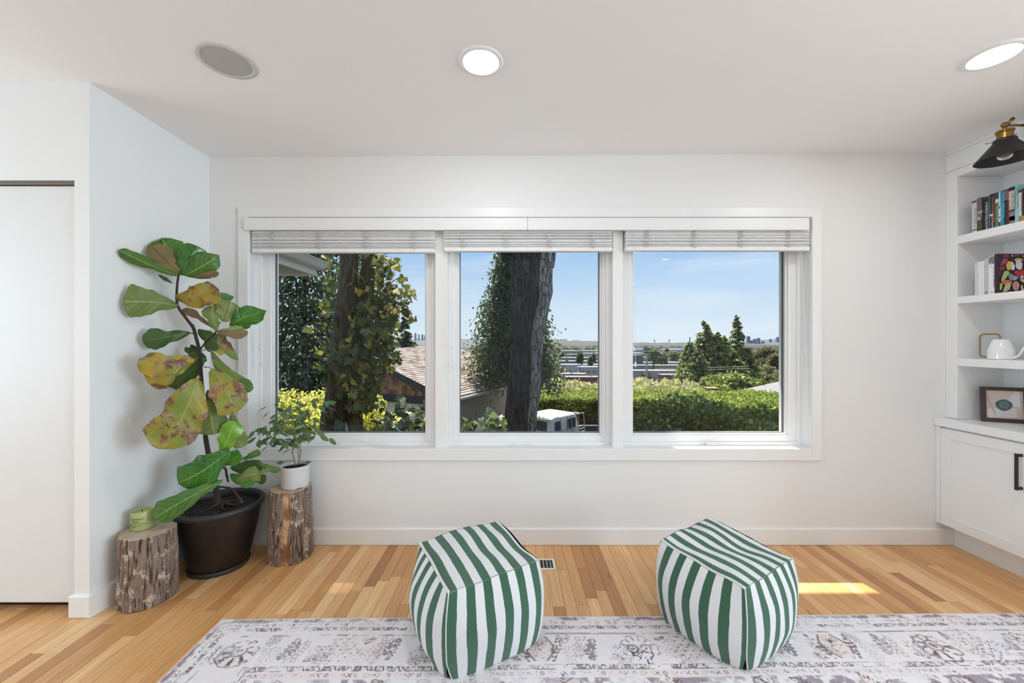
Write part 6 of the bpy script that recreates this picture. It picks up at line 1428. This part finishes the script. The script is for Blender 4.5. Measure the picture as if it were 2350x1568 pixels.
for nm, bb in (('side_board',(a.x,b_.x,19.2,19.26,zg2+.55,zt2)),('side_board',(a.x,b_.x,20.8,20.86,zg2+.55,zt2)),('end_board',(a.x,a.x+.06,19.26,20.8,zg2+.55,zt2)),('end_board',(b_.x-.06,b_.x,19.26,20.8,zg2+.55,zt2)),('deck',(a.x,b_.x,19.2,20.86,zg2+.5,zg2+.56))):
    MB().box(*bb).build(nm, plain('trailer_black', lin(38,40,42), .5), tr)
MB().box(a.x,b_.x,19.17,19.23,zt2,zt2+.04).build('top_rail', plain('trailer_grey', lin(176,178,180), .4), tr)
for x in (a.x+.4, b_.x-.5):
    o = MB().lathe([(.001,-.08),(.26,-.08),(.29,0),(.26,.08),(.001,.08)], (0,0,0), 18).build('wheel', VT, tr); o.data.transform(Matrix.Translation((x,19.1,zg2+.29)) @ Matrix.Rotation(PI/2,4,'X'))
struct(MB().box(-1, 14, 16.6, 21.3, gz(17)-.12, gz(17)+.0).build('street', plain('asphalt', lin(120,118,114), .9, vscale=3)))
# ------------------------------------------------------------------ roof at the right, chimney, pole
wr_ = thing('white_roof_house', (18,25,gz(25)), 'house with a pale grey low roof and white fascia behind the right hedge', 'house')
p0, p1, p2 = P(1690,903,24), P(1800,872,27), P(1840,868,28); a = P(1660,908,22.5)
rf = MB(); A1 = P(1692,897,24.0); A2 = P(1850,908,19.5); A3 = P(1850,862,27); 
rf.add([A1, A2, A3, A1-Vector((0,0,.12)), A2-Vector((0,0,.12)), A3-Vector((0,0,.12))], [(0,1,2),(5,4,3),(0,3,4,1),(1,4,5,2),(2,5,3,0)]); rf.build('roof', plain('roof_pale', lin(112,111,112), .7, var=.04, vscale=1), wr_)
m = MB(); m.obox(A1 - Vector((0,0,.13)), A2-A1, Vector((0,.06,0)), Vector((0,0,-.30))); m.build('fascia', plain('fascia_white', lin(170,168,165), .6), wr_)
m = MB(); m.obox(A1*1.02 + Vector((.3,.2,-.4)), (A2-A1)*.95, Vector((3,3,0)), Vector((0,0,-3.2))); m.build('house_wall', plain('wall_white', lin(226,222,216), .8), wr_)
MB().tube([P(1752,884,24.5), P(1752,877,24.5)], .04, 8).build('roof_vent', TRD, wr_)
cn = thing('chimney', P(1638,912,21.5), 'small orange brick chimney poking up between the hedges', 'chimney')
BRK = NM('brick_orange'); BRM = BRK.end(BRK.bsdf(BRK.ramp(BRK.n('ShaderNodeObjectInfo').outputs['Random'], [(0, lin(176,104,78)), (1, lin(206,136,104))]), .9))
c0 = P(1625,914,21.5); c1 = P(1649,914,21.5); zc0 = P(1625,892,21.5).z
MB().box(c0.x+.02,c1.x-.02,21.52,21.9,c0.z-2,zc0-.02).build('mortar_core', plain('mortar', lin(206,196,184), .9), cn)
for j in range(4):
    zq = zc0 - .095*(j+1); nb = 3
    for k in range(nb):
        w = (c1.x-c0.x)/nb; sh_ = (w/2 if j % 2 else 0); x0 = c0.x + k*w + sh_*(0 if k == nb-1 else 1)*.5
        MB().box(x0+.008, x0+w-.008, 21.5, 21.6, zq+.008, zq+.088).build('brick', BRM, cn)
MB().box(c0.x-.03,c1.x+.03,21.47,21.95,zc0-.02,zc0+.03).build('cap', plain('chimney_cap', lin(200,150,126), .9), cn)
up_ = thing('utility_pole', (P(1484,800,60).x, 60, gz(60)), 'tall wooden utility pole with crossarms above the weeping shrubs', 'utility pole')
PL = plain('pole_wood', lin(186,178,168), .9); b_ = P(1484,797,60); MB().tube([(b_.x,60,gz(60)), (b_.x,60,b_.z)], [.17,.13], 10).build('pole', PL, up_)
MB().box(b_.x-.55, b_.x+.55, 59.7,59.9, b_.z-.42,b_.z-.22).build('crossarm', plain('pole_dark', lin(92,86,80), .9), up_); MB().box(b_.x-.4, b_.x+.4, 59.7,59.9, b_.z-.85,b_.z-.68).build('crossarm', plain('pole_dark2', lin(92,86,80), .9), up_)
for s_ in (-.45,-.2,.2,.45): MB().lathe([(.05,0),(.07,.06),(.04,.14),(.001,.16)], (b_.x+s_,59.8,b_.z-.22), 8).build('insulator', TRD, up_)
for k, (ya, yb) in enumerate(((844,845),(849,850))):
    tag(MB().tube([P(1500,ya+3,58), P(1590,ya+1,44), P(1720,yb-4,40)], .018, 5).build('power_line', plain('line_grey', lin(150,150,146), .6)), ('upper thin power line crossing in front of the evergreen group', 'lower thin power line crossing in front of the evergreen group')[k], 'power line')
# ------------------------------------------------------------------ low buildings of the plain
def slab_b(px0, px1, pyt, Y, hpx, col, label, roofc=None, group=None, cat='warehouse', depth=None, stripe=None):
    col = tuple(c*.75 for c in col); roofc = tuple(c*.55 for c in roofc) if roofc else None; stripe = tuple(c*.6 for c in stripe) if stripe else None
    a = P(px0, pyt, Y); b_ = P(px1, pyt, Y); h = hpx/920*Y; dpt = depth or Y*.03; t = thing('warehouse', ((a.x+b_.x)/2, Y, gz(Y)), label, cat, group)
    MB().box(a.x, b_.x, Y, Y+dpt, gz(Y)-2, a.z).build('walls', flat(col, .9), t); MB().box(a.x-.3, b_.x+.3, Y-.3, Y+dpt+.3, a.z, a.z+h*.18+.1).build('roof', flat(roofc or tuple(min(1, c*1.5) for c in col), .8), t)
    if stripe:
        MB().box(a.x, b_.x, Y-.5, Y-.02, a.z-h*.42, a.z-h*.05).build('stripe', flat(stripe, .8), t)
    nwin = int((px1-px0)/12); w = (b_.x-a.x)
    if hpx >= 8:
        for k in range(nwin):
            x0 = a.x + w*(k+.25)/nwin; MB().box(x0, x0 + w/nwin*.5, Y-.12, Y, a.z-h*.75, a.z-h*.5).build('window', flat(lin(110,114,118), .5), t)
    return t
GW = 'low warehouses on the plain'
slab_b(1300,1400,868,330,14,lin(186,160,150),'low building with a red band under its roof in the middle pane',lin(196,176,168),stripe=lin(196,84,78))
slab_b(1262,1345,860,380,10,lin(206,188,176),'pinkish low building right of the cedar',lin(214,200,190))
slab_b(1330,1398,845,480,14,lin(222,208,192),'cream flat-roofed building with small windows at the edge of the middle pane',lin(240,236,232))
for px0, px1, py, Y, h, col, lab in (
  (1290,1400,838,545,6,(226,222,218),'long white roofed warehouse above the cream building in the middle pane'),(1285,1400,830,640,5,(150,150,148),'dark grey warehouse row in the middle pane, second band above the cream building'),
  (1288,1398,822,760,5,(166,166,166),'mid grey warehouse band in the middle pane'),(1286,1340,815,900,6,(128,132,130),'short dark warehouse right of the cedar'),(1342,1400,812,980,5,(196,198,194),'pale warehouse at the edge of the middle pane, under the far hills'),
  (1290,1400,806,1250,4,(176,178,176),'farthest thin grey warehouse band in the middle pane'),(1400,1476,812,1000,7,(214,210,204),'pale warehouse at the left frame of the right pane'),(1450,1500,803,1300,6,(222,222,216),'farthest white warehouse behind the utility pole'),
  (1525,1570,803,1310,5,(214,214,208),'far white warehouse behind the low evergreen'),(1510,1560,824,700,7,(216,214,208),'white warehouse right of the utility pole'),(1450,1500,822,660,10,(160,166,170),'grey warehouse crossing behind the utility pole'),
  (1470,1560,833,570,6,(206,196,188),'tan flat warehouse behind the foot of the utility pole'),(1775,1810,818,600,6,(206,206,210),'upper white building between the trees at the right edge'),(1780,1815,826,520,7,(190,190,196),'lower grey building between the trees at the right edge')):
    slab_b(px0, px1, py, Y, h, lin(*col), lab, None, GW)
slab_b(1440,1562,840,430,7,lin(186,172,158),'long tan building under the row of warehouses in the right pane',lin(206,198,190)); slab_b(1440,1560,852,350,7,lin(206,186,172),'long building with a bright white roof edge behind the weeping shrubs',lin(240,236,230)); slab_b(1520,1560,862,320,8,lin(150,106,98),'small red-brown block behind the weeping shrubs',lin(206,170,158))
slab_b(1452,1476,818,500,16,lin(120,134,142),'blue-grey glass office block at the left edge of the right pane',lin(150,156,160))
wr2 = np.random.default_rng(91); pts = []; 
for Yb, dens in ((360,16),(500,20),(660,26),(820,30),(1100,34),(1500,40),(2000,44),(2800,46)):
    for px in wr2.uniform(1235, 1830, dens):
        if 1395 < px < 1440: continue
        if px > 1560 and Yb < 900: continue
        X = (px-1175)/920*Yb; hgt = wr2.uniform(9, 17); wdt = hgt*wr2.uniform(.8, 2.2)
        n = 110; d = wr2.normal(size=(n,3)); d /= np.linalg.norm(d,axis=1,keepdims=True); pts.append(np.array([X, Yb + wr2.uniform(-25,25), -43+hgt*.5]) + d*np.array([wdt*.6, wdt*.5, hgt*.55]))
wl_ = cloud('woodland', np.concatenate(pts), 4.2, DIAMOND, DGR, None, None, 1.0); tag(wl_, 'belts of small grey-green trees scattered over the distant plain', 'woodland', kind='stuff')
def tower(px, pyt, w, Y, col, label, group=None, base_=None):
    a = P(px, pyt, Y); wd = w/920*Y; t = thing('tower_block', (a.x, Y, gz(Y)), label, 'tower', group); MB().box(a.x-wd/2, a.x+wd/2, Y, Y+wd, gz(Y), a.z).build('shaft', flat(col, .8), t); MB().box(a.x-wd/4, a.x+wd/4, Y+wd*.2, Y+wd*.8, a.z, a.z+wd*.25).build('penthouse', flat(tuple(c*.9 for c in col), .8), t)
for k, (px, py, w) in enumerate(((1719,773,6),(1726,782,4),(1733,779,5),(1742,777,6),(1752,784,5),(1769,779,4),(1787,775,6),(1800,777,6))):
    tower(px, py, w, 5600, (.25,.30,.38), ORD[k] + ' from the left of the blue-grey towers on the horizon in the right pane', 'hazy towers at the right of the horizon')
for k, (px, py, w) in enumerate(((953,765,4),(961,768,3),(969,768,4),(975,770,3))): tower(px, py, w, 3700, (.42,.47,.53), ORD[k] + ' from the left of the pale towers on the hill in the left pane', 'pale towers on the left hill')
for px in (1502, 1536):
    a = P(px, 779, 5000); b_ = P(px, 792, 5000); t = thing('bridge_tower', (a.x, 5000, -43), ('left pale' if px == 1502 else 'right pale') + ' bridge tower on the horizon in the right pane', 'bridge tower'); 
    for s_ in (-6, 6): MB().box(a.x+s_-2, a.x+s_+2, 5000, 5006, -43, a.z).build('leg', flat((.55,.55,.5), .8), t)
    for f in (.02, .3): MB().box(a.x-8, a.x+8, 5000, 5006, a.z-6-60*f, a.z-60*f).build('crossbeam', flat((.55,.55,.5), .8), t)
a = P(1583,774,900); t = thing('smokestack', (a.x,900,-43), 'slim smokestack above the evergreen group', 'smokestack'); MB().tube([(a.x,900,-43),(a.x,900,a.z)], [1.6,1.0], 10).build('stack', flat((.16,.17,.15), .8), t); MB().tube([(a.x,900,a.z-2),(a.x,900,a.z)], [1.2,1.2], 10).build('rim', flat((.3,.3,.3), .8), t)
